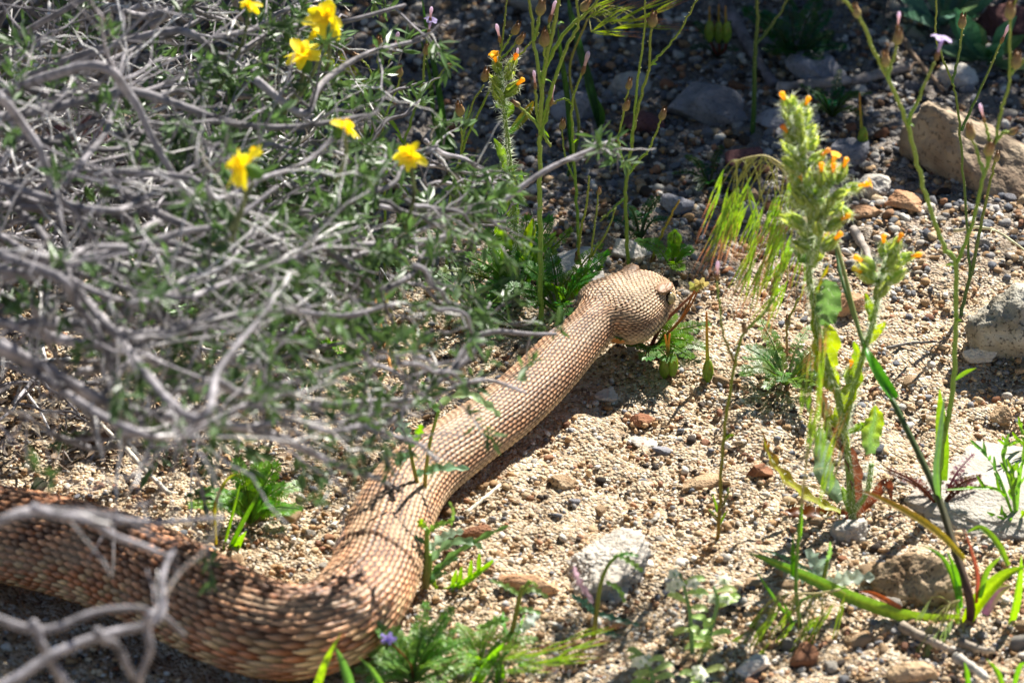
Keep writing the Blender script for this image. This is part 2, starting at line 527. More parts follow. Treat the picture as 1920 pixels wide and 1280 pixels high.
    H = np.where(onh, hh_, hb); ID = np.where(onh, ih, ib); AA = np.where(onh, ah, aa); BB = np.where(onh, bh, bb)
    belly = np.abs(ph) > PI * DORS
    fr = (Ug * .5) % 1.0
    H = np.where(belly, .25 + .5 * (1 - fr), H)
    amp = np.where(onh, .00105, .50 * Wd[row] * PI * DORS / NC)
    amp *= np.where(tt > .9, np.clip((1 - tt) / .1, 0.1, 1), 1)
    amp *= np.clip(S / .1, .1, 1)[row]
    D = (H - .5) * amp
    # a slight raised step where the body bends
    sf = arc[int(np.argmin(np.abs(ax[:, 0] - G(700, 1062, .02)[0]) + np.abs(ax[:, 1] - G(700, 1062, .02)[1])))]
    df = (S - sf)[row] + .006 * np.sin(ph * 1.3 + .4)
    D += np.where((df > 0) & (np.abs(ph) < 1.9), .0014 * np.exp(-df / .010) * np.cos(np.clip(ph / 1.9, -1, 1) * PI / 2), 0)
    # mouth line
    mouth = np.exp(-((np.abs(ph) - (1.74 + .10 * np.sin(tt * 5))) / .045) ** 2) * np.clip((tt - .26) / .06, 0, 1)
    D -= .0013 * mouth
    nx = sp_ / Wd[row]; nz = cp / Hd[row]
    nl = np.sqrt(nx * nx + nz * nz); nx /= nl; nz /= nl
    X = X + nx * D; Z = Z + nz * D
    V3 = P[row] + side[row] * X[..., None] + up[row] * Z[..., None]
    # rest on the ground: the underside spreads flat instead of sinking in
    gg = gz(V3[..., 0], V3[..., 1]) - .0015
    V3[..., 2] = np.maximum(V3[..., 2], gg)
    # ---- colour, one tone per scale
    r1 = np.random.default_rng(5).random(100003); r2 = np.random.default_rng(6).random(100003)
    tan = np.array(srgb(200, 144, 102)); pale = np.array(srgb(228, 190, 154)); brown = np.array(srgb(134, 82, 48)); rust = np.array(srgb(170, 96, 44))
    dark = np.array(srgb(60, 34, 20)); cream = np.array(srgb(222, 196, 146)); skin = np.array(srgb(26, 15, 10))  # skin runs near black to carry the shade between scales too
    belly_ = belly
    phv = ph; ph = np.where(belly, ph, np.where(onh, phh, pb))
    sa = np.where(belly, S[row], np.interp(np.where(onh, uh, ub), U, S))
    rear = np.clip((sf + .03 - sa) / .10, 0, 1)                    # mottling grows towards the tail
    blot = np.sin(sa / .0265 * 2 * PI) * .5 + .5
    dia = np.clip(1.35 - np.abs(ph) / 1.25 - blot * .9 + (r1[ID] - .5) * .5, 0, 1)
    c = tan * (1 - .35 * (r2[ID] > .6))[..., None] + pale * (.35 * (r2[ID] > .6))[..., None]
    k = (np.clip(dia * 1.5, 0, 1) * (.22 + .55 * rear))[..., None]
    c = c * (1 - k) + brown * k
    flank = np.clip((np.abs(ph) - .95) / .4, 0, 1)
    bars = (np.sin(sa / .0135 * 2 * PI + np.abs(ph) * 1.5) + (r1[ID] - .5) * 1.6 > .2)
    k = (flank * rear * np.where(bars, .9, 0))[..., None]
    c = c * (1 - k) + cream * k
    k = (flank * rear * np.where(bars, 0, .7))[..., None]
    c = c * (1 - k) + rust * k
    k = (rear * .55 * (1 - flank * .6) * (r1[ID] > .78))[..., None]
    c = c * (1 - k) + dark * k
    k = (rear * .5)[..., None]
    c = c * (1 - k) + c * np.array([1.0, .70, .46]) * k
    c = c * (1 + .32 * rear)[..., None]
    # flanks of the front part paler towards the belly
    k = (np.clip((np.abs(ph) - 1.45) / .5, 0, 1) * (1 - rear) * .75)[..., None]
    c = c * (1 - k) + cream * k
    # head: greyer crown, pale cheeks
    hd = np.clip((tt - .02) / .1, 0, 1)[..., None]
    c = c * (1 - hd * .5) + np.array(srgb(206, 172, 132)) * hd * .5
    stripe = (np.exp(-((np.abs(ph) - 1.45 - .25 * (tt - .5)) / .16) ** 2) * (tt > .1) * (tt < .74))[..., None]
    c = c * (1 - .35 * stripe) + brown * .35 * stripe
    c = c * (.50 + .62 * np.clip(np.where(belly, .7, AA), 0, 1.1))[..., None]
    c = c * (.68 + .56 * r1[(ID * 7 + 13) % 100003])[..., None]
    low_ = .84 + .5 * (vnoise(sa * 60, ph * 2.2, 5) + .1)
    c = c * low_[..., None]
    # free edge of each scale is worn pale, the skin between is dark, with shade painted in
    edge = np.clip((AA - .45) * 1.4, 0, .6)[..., None]
    c = c * (1 - edge) + (c * .7 + .3 * np.array(srgb(236, 214, 184))) * 1.15 * edge
    gap_shade = np.clip((.94 - H) / .36, 0, 1)
    gap_shade = gap_shade * (1 - .35 * rear)
    gap_shade = np.where(belly, 0, np.where(onh & (tt > .55), gap_shade * .85, gap_shade))[..., None]
    c = c * (1 - gap_shade) + skin * gap_shade
    dust = np.clip(.9 * vnoise(sa * 45, ph * 3.1, 31) + .5 * vnoise(S[row] * 300, phv * 14, 32) + .05, 0, .32)[..., None]
    c = c * (1 - dust) + np.array(srgb(206, 180, 146)) * dust
    c = np.where(belly[..., None], np.where(onh[..., None], np.array(srgb(196, 168, 136)), np.array(srgb(206, 146, 84))), c)
    c = c * (1 - .7 * np.clip(socket * 1.4, 0, 1)[..., None])  # eye sockets darkened: shade of the recess put into the colour
    c = c * (1 - .75 * mouth[..., None]) + dark * .75 * mouth[..., None]
    n0, n1 = V3.shape[:2]
    V = V3.reshape(-1, 3); C = c.reshape(-1, 3)
    i = np.arange(n0 - 1)[:, None] * n1 + np.arange(n1)[None]
    jn = np.arange(n0 - 1)[:, None] * n1 + (np.arange(n1)[None] + 1) % n1
    F = np.stack([i, jn, jn + n1, i + n1], -1).reshape(-1, 4)
    base = np.array([axis[13][0], axis[13][1], 0.0])
    root = thing('rattlesnake', 'thick tan brown scaly rattlesnake winding over the sand with raised head', 'snake', base)
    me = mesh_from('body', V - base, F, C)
    m, n, l, bs = new_mat('snake_skin')
    at = n.new('ShaderNodeAttribute'); at.attribute_name = 'Col'
    tc = n.new('ShaderNodeTexCoord')
    nz_ = n.new('ShaderNodeTexNoise'); nz_.inputs['Scale'].default_value = 900; nz_.inputs['Detail'].default_value = 3
    l.new(tc.outputs['Object'], nz_.inputs['Vector'])
    mr = n.new('ShaderNodeMapRange'); mr.inputs[1].default_value = .3; mr.inputs[2].default_value = .7; mr.inputs[3].default_value = .82; mr.inputs[4].default_value = 1.15
    l.new(nz_.outputs[0], mr.inputs[0])
    sc = n.new('ShaderNodeVectorMath'); sc.operation = 'SCALE'
    l.new(at.outputs['Color'], sc.inputs[0]); l.new(mr.outputs[0], sc.inputs['Scale'])
    l.new(sc.outputs[0], bs.inputs['Base Color'])
    bs.inputs['Roughness'].default_value = .52; bs.inputs['Specular IOR Level'].default_value = .3
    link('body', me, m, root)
    # eyes and the brow plates over them
    fr_ = HEAD_DIR; sd_ = unit(np.cross(fr_, [0, 0, 1])); up_ = np.cross(sd_, fr_)
    for s_ in (1, -1):
        ce = HEADP + fr_ * HEAD_LEN * .755 + sd_ * s_ * .0142 + up_ * .0046
        Ve, Fe = ico(4)
        out = unit(sd_ * s_ * .93 + fr_ * .22 + up_ * .22)
        ev = unit(np.cross(out, up_)); ew = np.cross(ev, out)
        lx = Ve @ ev; lz = Ve @ ew; lo = Ve @ out
        Ce = np.tile(np.array(srgb(176, 158, 116)), (len(Ve), 1))
        rr_ = np.hypot(lx, lz)
        Ce *= (1 + .25 * np.sin(np.arctan2(lz, lx) * 19))[:, None]
        Ce[(np.abs(lx) < .13 * np.sqrt(np.clip(1 - (lz / .75) ** 2, 0, 1))) & (lo > 0)] = (.004, .004, .004)
        Ce[(rr_ > .88) | (lo < 0)] = (.02, .015, .01)
        me = mesh_from('eye', Ve * .0036 + ce - base, Fe, Ce)
        em = attr_mat('eye', .08, noise=0.0, spec=.6)
        tag(link('eye', me, em, root), 'pale eye with narrow upright pupil under the brow plate')
        Vb, Fb = rock_verts(4, 900 + s_, 5, .16, .7)
        cb = HEADP + fr_ * HEAD_LEN * .70 + sd_ * s_ * .0124 + up_ * .0106
        bx = unit(fr_ * .98 - sd_ * s_ * .18); by = unit(np.cross(up_, bx)); bz = unit(up_ + sd_ * s_ * .25)
        Vb = Vb[:, :1] * bx * .0070 + Vb[:, 1:2] * by * .0042 + Vb[:, 2:] * bz * .0023 + cb - base
        me = mesh_from('brow_plate', Vb, Fb, np.tile(np.array(srgb(150, 116, 88)), (len(Vb), 1)))
        link('brow_plate', me, m, root)
        no = HEADP + fr_ * HEAD_LEN * .945 + sd_ * s_ * .0088 + up_ * .0012
        q = MB(); q.blob(no, sd_ * s_ + fr_ * .5, .0012, .0009, srgb(30, 18, 12)); q.build('nostril', M_STEM, root)
    # rattle at the far end, out of the picture beyond the shrub
    q = MB(); p0 = ax[0, :3]; d0 = unit(ax[0, :3] - ax[30, :3])
    for k_ in range(8):
        q.blob(p0 + d0 * (.004 * k_ - .001), d0, .0062, .0062 - .0004 * k_, srgb(150, 128, 92), prof=[.3, .9, 1, .7, .55, .4])
    q.build('rattle', M_STRAW, root)
build_snake()

# ----------------------------------------------------------- named stones
PPC = 36.2   # photo pixels per cm at the snake's head
LAND = [(t, G(x, y)) for t, x, y in [('the tall fiddleneck', 1600, 968), ('the grass clump', 1822, 1165), ('the drooping seed head', 1440, 1190), ('the snake head shadow', 1130, 790), ('the snake bend', 760, 1080), ('the snake neck', 1010, 800), ('the grey shrub', 200, 650), ('the shrub flowers', 480, 560), ('the ferny rosette', 1472, 735), ('the maroon weed', 1762, 945), ('the yellow stemmed seedling', 1112, 1205), ('the forked seedling', 952, 1225), ('the budded thin stems', 1015, 600), ('the dark shrub', 1400, 60), ('the zigzag stem', 1757, 930), ('the lone beaked fruit', 1328, 718)]]
def stone(name, label, px, py, size, mat, seed, rot=0.0, sub=5, planes=12, rough=.08, soft=.0, sink=.3, tilt=(0, 0), group=None, cat='rock'):
    """px, py: where the middle of its footprint meets the ground; size in cm (x, y, z)"""
    V, F = rock_verts(sub, seed, planes, rough, soft)
    sx, sy, sz = [c / 200 for c in size]
    p = G(px, py)
    me = mesh_from(name, V * np.array([sx, sy, sz]), F)
    o = link(name, me, mat)
    o.location = (p[0], p[1], p[2] + sz * (1 - 2 * sink))
    o.rotation_euler = (rad(tilt[0]), rad(tilt[1]), rad(rot))
    LAND.append(('the ' + name.replace('_', ' '), p))
    return tag(o, label, cat, group)

S_WHITE = stone_mat('white_quartz', srgb(216, 208, 196), srgb(196, 186, 172), srgb(150, 138, 120), 60, .3, .9)
S_TAN = stone_mat('tan_granite', srgb(176, 132, 98), srgb(196, 158, 122), srgb(92, 66, 48), 80, .6, .5)
S_LICHEN = stone_mat('lichened_granite', srgb(150, 122, 92), srgb(196, 172, 140), srgb(62, 50, 38), 70, .8, .8)
S_GREYW = stone_mat('grey_white_granite', srgb(202, 196, 180), srgb(150, 140, 120), srgb(70, 64, 56), 60, .8, .9)
S_BROWN = stone_mat('brown_sandstone', srgb(160, 144, 122), srgb(122, 104, 86), srgb(76, 66, 56), 40, .6, 1.0)
S_GREY = stone_mat('grey_stone', srgb(158, 156, 160), srgb(126, 126, 132), srgb(76, 76, 80), 70, .5, .6)
S_PURP = stone_mat('purple_granite', srgb(128, 88, 84), srgb(108, 74, 74), srgb(60, 44, 46), 90, .7, .6)
S_RED = stone_mat('red_brown_stone', srgb(140, 92, 66), srgb(160, 116, 86), srgb(70, 40, 28), 120, .5, .6)
S_PALE = stone_mat('pale_grey_slab', srgb(206, 198, 184), srgb(182, 176, 168), srgb(120, 112, 104), 50, .35, .8)
S_SAND = stone_mat('sandy_stone', srgb(200, 172, 136), srgb(182, 150, 116), srgb(110, 84, 62), 110, .5, .7)
S_DARK = stone_mat('dark_stone', srgb(78, 70, 64), srgb(98, 88, 76), srgb(40, 36, 34), 110, .4, .7)

stone('white_rock', 'chalky white angular rock beside the nodding seedling', 1142, 1085, (4.1, 5.4, 2.1), S_WHITE, 3, rot=-28, sub=6, planes=14, rough=.19, soft=0.14, tilt=(14, -6))
stone('tan_stone', 'flat oval pinkish tan stone behind the forked seedling', 992, 1112, (3.0, 1.5, 1.25), S_TAN, 12, rot=-4, sub=5, soft=0.39, planes=8, rough=.06)
stone('lichen_rock', 'squat brown speckled rock with pale top beside the grass clump', 1722, 1108, (4.9, 3.2, 2.7), S_LICHEN, 21, rot=-8, sub=5, rough=.12, soft=0.19)
stone('speckled_boulder', 'big speckled grey white boulder with dark underside', 1912, 640, (6.8, 5.6, 5.0), S_GREYW, 31, rot=18, sub=5, rough=.12, soft=0.25)
stone('white_stone', 'blocky white stone lying against the big speckled boulder', 1838, 676, (1.9, 1.3, 1.1), S_WHITE, 42, rot=-14, soft=0.11)
stone('brown_boulder', 'long slanting brown boulder half in shade behind tall stems', 1842, 330, (9.5, 5.2, 4.6), S_BROWN, 52, rot=-38, sub=5, rough=.10, soft=0.11, tilt=(0, 14))
stone('white_slab', 'broad flat sunlit white slab under the maroon ferny leaves', 1845, 912, (8.6, 9.5, 1.5), S_WHITE, 61, rot=15, sub=5, rough=.08, soft=0.28, planes=10, sink=.42)
stone('pale_slab', 'pale grey slab behind the snake head', 1072, 530, (4.0, 3.4, 1.7), S_PALE, 71, rot=20, sub=5, soft=0.11, rough=.05)
stone('pale_wedge', 'pale leaning wedge of stone between gravel and thin stems', 1186, 480, (2.5, 2.2, 1.2), S_PALE, 83, rot=-30, soft=.1, tilt=(0, 16))
stone('purple_rock', 'purplish granite rock under the grey shrub twigs', 150, 320, (5.2, 3.8, 4.6), S_PURP, 93, rot=10, sub=5, soft=0.08, rough=.08)
stone('grey_rock', 'large rounded dull grey rock in the shade', 1325, 205, (4.6, 3.6, 2.6), S_GREY, 101, soft=0.33, rough=.08)
stone('round_stone', 'round pale grey stone behind the tall hairy flower spike', 1634, 362, (2.1, 1.7, 1.7), S_PALE, 117, soft=0.39, planes=9)
stone('red_stone', 'small angular red brown stone lying alone on the sand', 1424, 895, (1.45, 1.0, .95), S_RED, 121, rot=12, soft=0.08, planes=9)
stone('blue_grey_rock', 'smooth dark blue grey rock behind thin stems', 1080, 208, (2.9, 2.6, 2.0), S_GREY, 131, soft=0.28)
stone('pink_rock', 'dull pinkish rock in the shaded gravel behind thin stems', 1205, 228, (2.6, 2.2, 1.5), S_PURP, 142, soft=0.28)
stone('shaded_boulder', 'brownish grey boulder at the foot of the dark shrub', 1530, 140, (3.6, 3.0, 2.2), S_GREY, 152, soft=0.17)
stone('pale_green_rock', 'rounded greenish white rock under the lavender flower', 1795, 150, (2.4, 2.2, 1.9), S_PALE, 163, soft=0.33)
stone('corner_rock', 'dark rough rock beside the dark green plants', 1885, 60, (4.5, 3.5, 2.6), S_PURP, 171, soft=0.17)
stone('embedded_stone', 'dark brown elongated stone half buried in bare sand', 1050, 917, (1.6, .9, .8), S_LICHEN, 181, rot=-35, soft=0.22)
stone('shaded_pebble', 'pale flat cobble lying in the shadow of the snake head', 1137, 747, (1.35, 1.0, .8), S_PALE, 192, rot=10, soft=0.11)
stone('rust_stone', 'rusty red flat stone at the edge of the snake head shadow', 1203, 780, (1.3, .9, .6), S_RED, 201, rot=-8, soft=0.17)
stone('square_stone', 'squarish sandy stone lying on bare sand beyond the white slab', 1880, 775, (1.35, 1.0, 1.05), S_SAND, 212, rot=25, soft=.05, planes=7)
stone('buried_plate', 'thin brown plate of stone partly buried beside toothed leaves', 884, 1012, (2.0, .9, .7), S_RED, 222, rot=20, soft=0.22)
stone('round_boulder', 'grey lumpy stone at the foot of the tall fiddleneck', 1592, 1005, (1.9, 1.4, 1.2), S_PALE, 231, soft=0.2, rough=.14)
stone('white_chip', 'white angular chip beneath the drooping seed head', 1412, 1258, (1.9, 1.2, 1.0), S_WHITE, 241, rot=18, soft=0.08)
stone('sunlit_cobble', 'elongated pale cobble in front of the grass clump', 1710, 1268, (2.4, 1.5, 1.3), S_SAND, 252, rot=-16, soft=0.22)
stone('banded_stone', 'brown faced stone behind the fiddleneck stem', 1590, 592, (1.9, 1.3, 1.4), S_TAN, 262, rot=8, soft=0.08)
stone('grey_chip', 'small sharp grey chip on bare sand below the snake', 1240, 840, (1.0, .7, .6), S_GREY, 272, soft=.05, planes=7)
stone('white_flake', 'bright white flat flake sunk in the bare sand', 1205, 818, (1.7, 1.2, .4), S_WHITE, 281, rot=-20, soft=0.28, sink=.4)
stone('long_flake', 'long pale flake lying level beside the red brown stone', 1318, 908, (2.4, 1.0, .7), S_SAND, 291, rot=16, soft=0.22, sink=.4)

stone('mauve_stone', 'flat mauve grey stone in shaded gravel beyond the drooping grass head', 1395, 300, (2.6, 2.0, 1.3), S_PURP, 301, rot=20)
stone('shaded_slab', 'broad pale grey slab in shade beside the straight dark stem', 1475, 232, (3.6, 2.6, 1.5), S_GREY, 311, rot=-12)
stone('dusty_stone', 'dusty pinkish stone beside the round pale grey stone', 1700, 395, (2.2, 1.6, 1.2), S_TAN, 322, rot=-30)
stone('bluish_stone', 'bluish grey stone lying between the fiddleneck and the brown boulder', 1590, 300, (2.8, 2.2, 1.5), S_GREY, 333, rot=40)
stone('shaded_block', 'blocky grey stone in shade above the pale wedge', 1270, 400, (2.0, 1.7, 1.3), S_GREY, 342, rot=10)
stone('pale_cobble', 'pale cobble in shade beside the pinkish rock', 1180, 150, (2.6, 2.0, 1.6), S_PALE, 352, rot=-10)
stone('corner_cobble', 'grey cobble beyond the brown boulder', 1720, 215, (2.4, 1.8, 1.4), S_GREY, 361, rot=15)
stone('sun_warmed_stone', 'reddish flat stone at the sunny edge of the shaded gravel', 1620, 408, (2.4, 1.4, .9), S_TAN, 372, rot=-6)

# ------------------------------------------------- loose pebbles and gravel
def off_snake(x, y, margin=0.0):
    d = np.hypot(SNAKE_XY[:, 0][None] - np.atleast_1d(x)[:, None], SNAKE_XY[:, 1][None] - np.atleast_1d(y)[:, None])
    return (d > SNAKE_W[None] * .5 + margin).all(1)

PAL = {'tan': (S_SAND, [srgb(206, 176, 138), srgb(190, 156, 120), srgb(212, 188, 154), srgb(176, 142, 104)]),
       'white': (S_WHITE, [srgb(226, 220, 208), srgb(212, 202, 188)]),
       'grey': (S_GREY, [srgb(140, 140, 142), srgb(116, 118, 124), srgb(164, 160, 156)]),
       'reddish brown': (S_RED, [srgb(168, 124, 94), srgb(188, 146, 112), srgb(146, 106, 84)]),
       'dark brown': (S_DARK, [srgb(84, 74, 66), srgb(70, 62, 56)])}
PEB = {}
for kx in range(7):
    V, F = rock_verts(3, 500 + kx, 9, .10, .12)
    PEB[kx] = (V, F)
def pebbles():
    meshes = {}
    for nm, (mt, _) in PAL.items():
        for kx in range(7):
            me = mesh_from('pebble', PEB[kx][0], PEB[kx][1]); me.materials.append(mt); meshes[nm, kx] = me
    spots = []
    r_ = np.random.default_rng(77)
    tries = 0
    while len(spots) < 290 and tries < 6000:
        tries += 1
        px = r_.uniform(-20, 1940); py = r_.uniform(20, 1290)
        if px < 500 and py < 900 and r_.random() < .6: continue
        p = G(px, py)
        front = py > 480
        s = (r_.gamma(2.2, 1.35) + 2.3 if front else r_.gamma(2.6, 2.0) + 3.2) / 2000
        if py > 1080 and px > 1250: s *= 1.5
        s = min(s, .0085)
        if any((p[0] - q[0]) ** 2 + (p[1] - q[1]) ** 2 < (s + q[3]) ** 2 * 1.1 for q in spots): continue
        if not off_snake(p[0], p[1], s * .5)[0]: continue
        if front and r_.random() < .35 and px < 1500 and py < 1060: continue
        spots.append((p[0], p[1], p[2], s))
    names = list(PAL)
    for (x, y, z, s) in spots:
        back = y > .05
        nm = r_.choice(names, p=[.18, .20, .44, .06, .12] if back else [.54, .22, .12, .06, .06])
        o = bpy.data.objects.new('pebble', meshes[nm, int(r_.integers(7))])
        COL.objects.link(o)
        sc = np.array([1.1, .85, .62]) * s * r_.uniform(.8, 1.2, 3)
        o.scale = sc.tolist(); o.location = (x, y, z + sc[2] * .45)
        o.rotation_euler = (r_.normal(0, .2), r_.normal(0, .2), r_.uniform(0, 6.28))
        sz = 'small' if s < .0026 else ('middling' if s < .0042 else 'large')
        lm = min(LAND, key=lambda t: (t[1][0] - x) ** 2 + (t[1][1] - y) ** 2)[0]
        tag(o, '%s loose %s pebble lying close to %s' % (sz, nm, lm), 'pebble', '%s %s pebbles close to %s' % (sz, nm, lm))
pebbles()

def gravel(name, label, N, size, sub, region, weights_front, weights_back, seed, dens=None):
    r_ = np.random.default_rng(seed)
    px = r_.uniform(region[0], region[1], N); py = r_.uniform(region[2], region[3], N)
    d = FWD[None] + RGT[None] * ((px - 960) * KPX)[:, None] - UPV[None] * ((py - 640) * KPX)[:, None]
    P = CAM + d * (-CAM[2] / d[:, 2])[:, None]
    if dens is not None:
        keep = r_.random(N) < dens(px, py, P); P = P[keep]; py = py[keep]; px = px[keep]
    keep = off_snake(P[:, 0], P[:, 1], -.004); P = P[keep]; py = py[keep]; px = px[keep]
    N = len(P)
    back = np.clip((P[:, 1] - .02) / .15, 0, 1)
    s = size[0] + (size[1] - size[0]) * r_.beta(1.3, 3.2, N)
    s = s * (1 + .45 * back) / 2000
    P[:, 2] = gz(P[:, 0], P[:, 1]) + s * .42
    nv = 5
    tpl = []
    for k in range(nv):
        V, F = rock_verts(sub, seed * 10 + k, 7, .08, 0); tpl.append(V)
    tpl = np.array(tpl)
    T = tpl[r_.integers(0, nv, N)]
    sc = np.stack([s * r_.uniform(.85, 1.35, N), s * r_.uniform(.7, 1.1, N), s * r_.uniform(.55, .95, N)], -1)
    T = T * sc[:, None]
    a = r_.uniform(0, 2 * PI, N); b = r_.normal(0, .4, N)
    y2 = T[..., 1] * np.cos(b)[:, None] - T[..., 2] * np.sin(b)[:, None]; z2 = T[..., 1] * np.sin(b)[:, None] + T[..., 2] * np.cos(b)[:, None]
    x3 = T[..., 0] * np.cos(a)[:, None] - y2 * np.sin(a)[:, None]; y3 = T[..., 0] * np.sin(a)[:, None] + y2 * np.cos(a)[:, None]
    V = np.stack([x3, y3, z2], -1) + P[:, None]
    cols = []; wf = []; wb = []
    for (nm, (mt, cs)), f, bk in zip(PAL.items(), weights_front, weights_back):
        for c in cs: cols.append(c); wf.append(f / len(cs)); wb.append(bk / len(cs))
    cols = np.array(cols); wf = np.cumsum(wf) / np.sum(wf); wb = np.cumsum(wb) / np.sum(wb)
    u = r_.random(N)
    ci = np.where(r_.random(N) < back, np.searchsorted(wb, u), np.searchsorted(wf, u))
    C = cols[np.clip(ci, 0, len(cols) - 1)] * r_.uniform(.62, 1.18, (N, 1)) * (1 - .1 * back[:, None])
    k = V.shape[1]
    F0 = ico(sub)[1]
    F = (F0[None] + (np.arange(N) * k)[:, None, None]).reshape(-1, 3)
    me = mesh_from(name, V.reshape(-1, 3), F, np.repeat(C, k, 0), smooth=False)
    o = link(name, me, M_GRIT)
    tag(o, label, 'gravel', kind='stuff')
gravel('grit', 'fine pale grit scattered thickly over the sandy ground', 40000, (1.0, 4.4), 1, (-320, 2240, -120, 1430),
       [.52, .20, .10, .09, .09], [.16, .16, .46, .08, .14], 31)
gravel('gravel', 'coarser rounded gravel lying thickest in the shaded wash', 10500, (2.2, 6.5), 2, (-250, 2170, -100, 1400),
       [.50, .18, .12, .12, .08], [.16, .18, .46, .08, .12], 32,
       dens=lambda px, py, P: np.clip((P[:, 1] - .0) / .12, .38, .8) + .30 * (px > 1250) * (py > 1080) + .12 * (px > 1380))

# ------------------------------------------------------------------ plants
GRN = srgb(92, 128, 48); GRN2 = srgb(124, 162, 56); YGR = srgb(150, 164, 60); DGR = srgb(58, 96, 44); BGR = srgb(104, 132, 100)
BRN = srgb(126, 88, 60); ORG_ = srgb(255, 204, 60); YEL = srgb(252, 206, 30); PUR = srgb(196, 180, 226); MAR = srgb(98, 44, 44)
STRAW = srgb(204, 186, 146)

def jit(v, s):
    return np.asarray(v, float) + rng.normal(0, s, 3)

def glands(m, P, r, col, step=.0034):
    """tiny sticky glands along a stem"""
    seg = np.linalg.norm(np.diff(P, axis=0), axis=1); L = seg.sum(); c = np.concatenate([[0], np.cumsum(seg)])
    for s in np.arange(.004, L, step):
        p = np.array([np.interp(s, c, P[:, k]) for k in range(3)])
        d = unit(rng.normal(size=3)); a = unit(np.cross(d, [.3, .5, .8])) * .00028; b = unit(np.cross(d, a)) * .00028
        q = p + d * (r + .0003)
        m.put([q - a, q + a, q + b, q - b, q + d * .0003, p], [(0, 2, 4), (2, 1, 4), (1, 3, 4), (3, 0, 4), (0, 5, 2), (2, 5, 1), (1, 5, 3), (3, 5, 0)], col)

def bud(root, p, d, kind='bud', size=1.0):
    size *= .82; d = unit(d); m = MB()
    L = .0072 * size
    if kind == 'bud':
        m.blob(p - d * .001, d, L, .0026 * size, srgb(140, 140, 84), srgb(150, 112, 78), prof=[.35, .8, 1, .98, .85, .72, .5], n=8, k=8)
        for k in range(6):
            a = k * 1.047; s = unit(np.cross(d, [.2, .9, .3])); t = np.cross(d, s)
            e = s * cos(a) + t * sin(a)
            m.sliver(p + d * L * .55 + e * .0018 * size, p + d * L * 1.22 + e * .0013 * size, .0007 * size, e, srgb(120, 92, 60), srgb(86, 62, 44))
        return m.build('bud', M_STEM, root)
    if kind == 'closed':
        m.blob(p - d * .001, d, .006 * size, .0014 * size, srgb(140, 134, 80), srgb(146, 108, 92), prof=[.4, .9, 1, .8, .6], n=7, k=6)
        m.blob(p + d * .004 * size, d, .0095 * size, .0013 * size, srgb(206, 176, 168), srgb(222, 206, 222), prof=[.7, .6, .7, 1.0, 1.1, .6], n=7, k=8)
        return m.build('closed_flower', M_PETAL, root)
    m.blob(p - d * .001, d, .0055 * size, .0013 * size, srgb(140, 134, 80), srgb(146, 108, 92), n=7, k=6)
    m.blob(p + d * .003 * size, d, .007 * size, .0010 * size, srgb(206, 186, 190), PUR, prof=[.7, .8, .9, 1.2], n=7, k=5)
    s = unit(np.cross(d, [.2, .9, .3])); t = np.cross(d, s)
    c = p + d * .0095 * size
    for k in range(5):
        e = s * cos(k * 1.2566) + t * sin(k * 1.2566)
        m.blade(spl([c, c + e * .0026 * size + d * .001, c + e * .0052 * size + d * .0006], 4), [.0006, .0021 * size, .0023 * size, .0009 * size], d, srgb(214, 204, 236), PUR, fold=.2)
    return m.build('flower', M_PETAL, root)

def gilia(label, base, stems, buds, leaves=(), r=.00095, col=None, col2=None, group=None):
    """thin sticky-stemmed annual. stems: pixel polylines [(px,py[,dy])], buds: (px,py,kind,dirx,diry)"""
    B = G(*base); root = thing('gilia_plant', label, 'wildflower', B, group)
    c1 = GRN2 if col is None else col; c2 = srgb(140, 152, 66) if col2 is None else col2
    for k, st in enumerate(stems):
        pts = [PV(B, q[0], q[1], q[2] if len(q) > 2 else 0.0) for q in st]
        if k == 0: pts = [B - np.array([0, 0, .003])] + pts
        P = spl(pts, 7)
        P[1:-1] += rng.normal(0, .00025, (len(P) - 2, 3))
        m = MB(); r0 = r if k == 0 else r * .72
        m.tube(P, [r0, r0 * .62], jit(c1, .012).clip(.01), 6, c2)
        glands(m, P, r0 * .8, srgb(206, 204, 150))
        m.build('stem', M_STEM, root)
    for b in buds:
        px, py, kind = b[:3]; dx = b[3] if len(b) > 3 else rng.normal(0, .3); sz = b[4] if len(b) > 4 else 1.0
        p = PV(B, px, py, b[5] if len(b) > 5 else 0.0)
        bud(root, p, np.array([dx, rng.normal(0, .15), 1.0]), kind, sz)
    for (x0, y0, x1, y1, w) in leaves:
        a = PV(B, x0, y0); e = PV(B, x1, y1, rng.uniform(-.006, .006)); mid = (a + e) / 2 + np.array([0, 0, .001])
        m = MB(); m.blade(spl([a, mid, e], 5), [w * .5, w, w * .8, w * .1], jit([0, -.6, .8], .2), jit(GRN, .01).clip(.01), GRN2, fold=.25)
        m.build('leaf', M_LEAF, root)
    return root

gilia('thin stem forking into three buds beside yellow shrub flowers', (722, 528),
      [[(722, 480), (722, 420), (721, 330), (718, 250), (712, 165)], [(712, 168), (700, 150), (690, 125), (676, 110)], [(712, 165), (709, 120), (711, 85)], [(714, 155), (728, 120), (739, 95)], [(716, 230), (745, 165), (750, 140)]],
      [(676, 110, 'bud', -1.2, .8), (711, 88, 'bud', 0), (739, 96, 'closed', .2), (749, 142, 'bud', 0)], leaves=[(721, 330, 735, 300, .001)])
gilia('slender stem arching up to a white tipped flower pair by the grey shrub', (752, 420),
      [[(745, 385), (748, 330), (759, 265), (780, 195), (793, 144), (798, 94), (803, 60)], [(792, 172), (815, 150), (835, 128)], [(749, 340), (770, 372), (788, 388)]],
      [(799, 100, 'bud', .1), (803, 62, 'flower', .2, .9), (806, 42, 'closed', .1, .9), (838, 126, 'bud', 1.4, .75)], leaves=[(757, 270, 740, 250, .0009), (722, 215, 752, 255, .0012)])
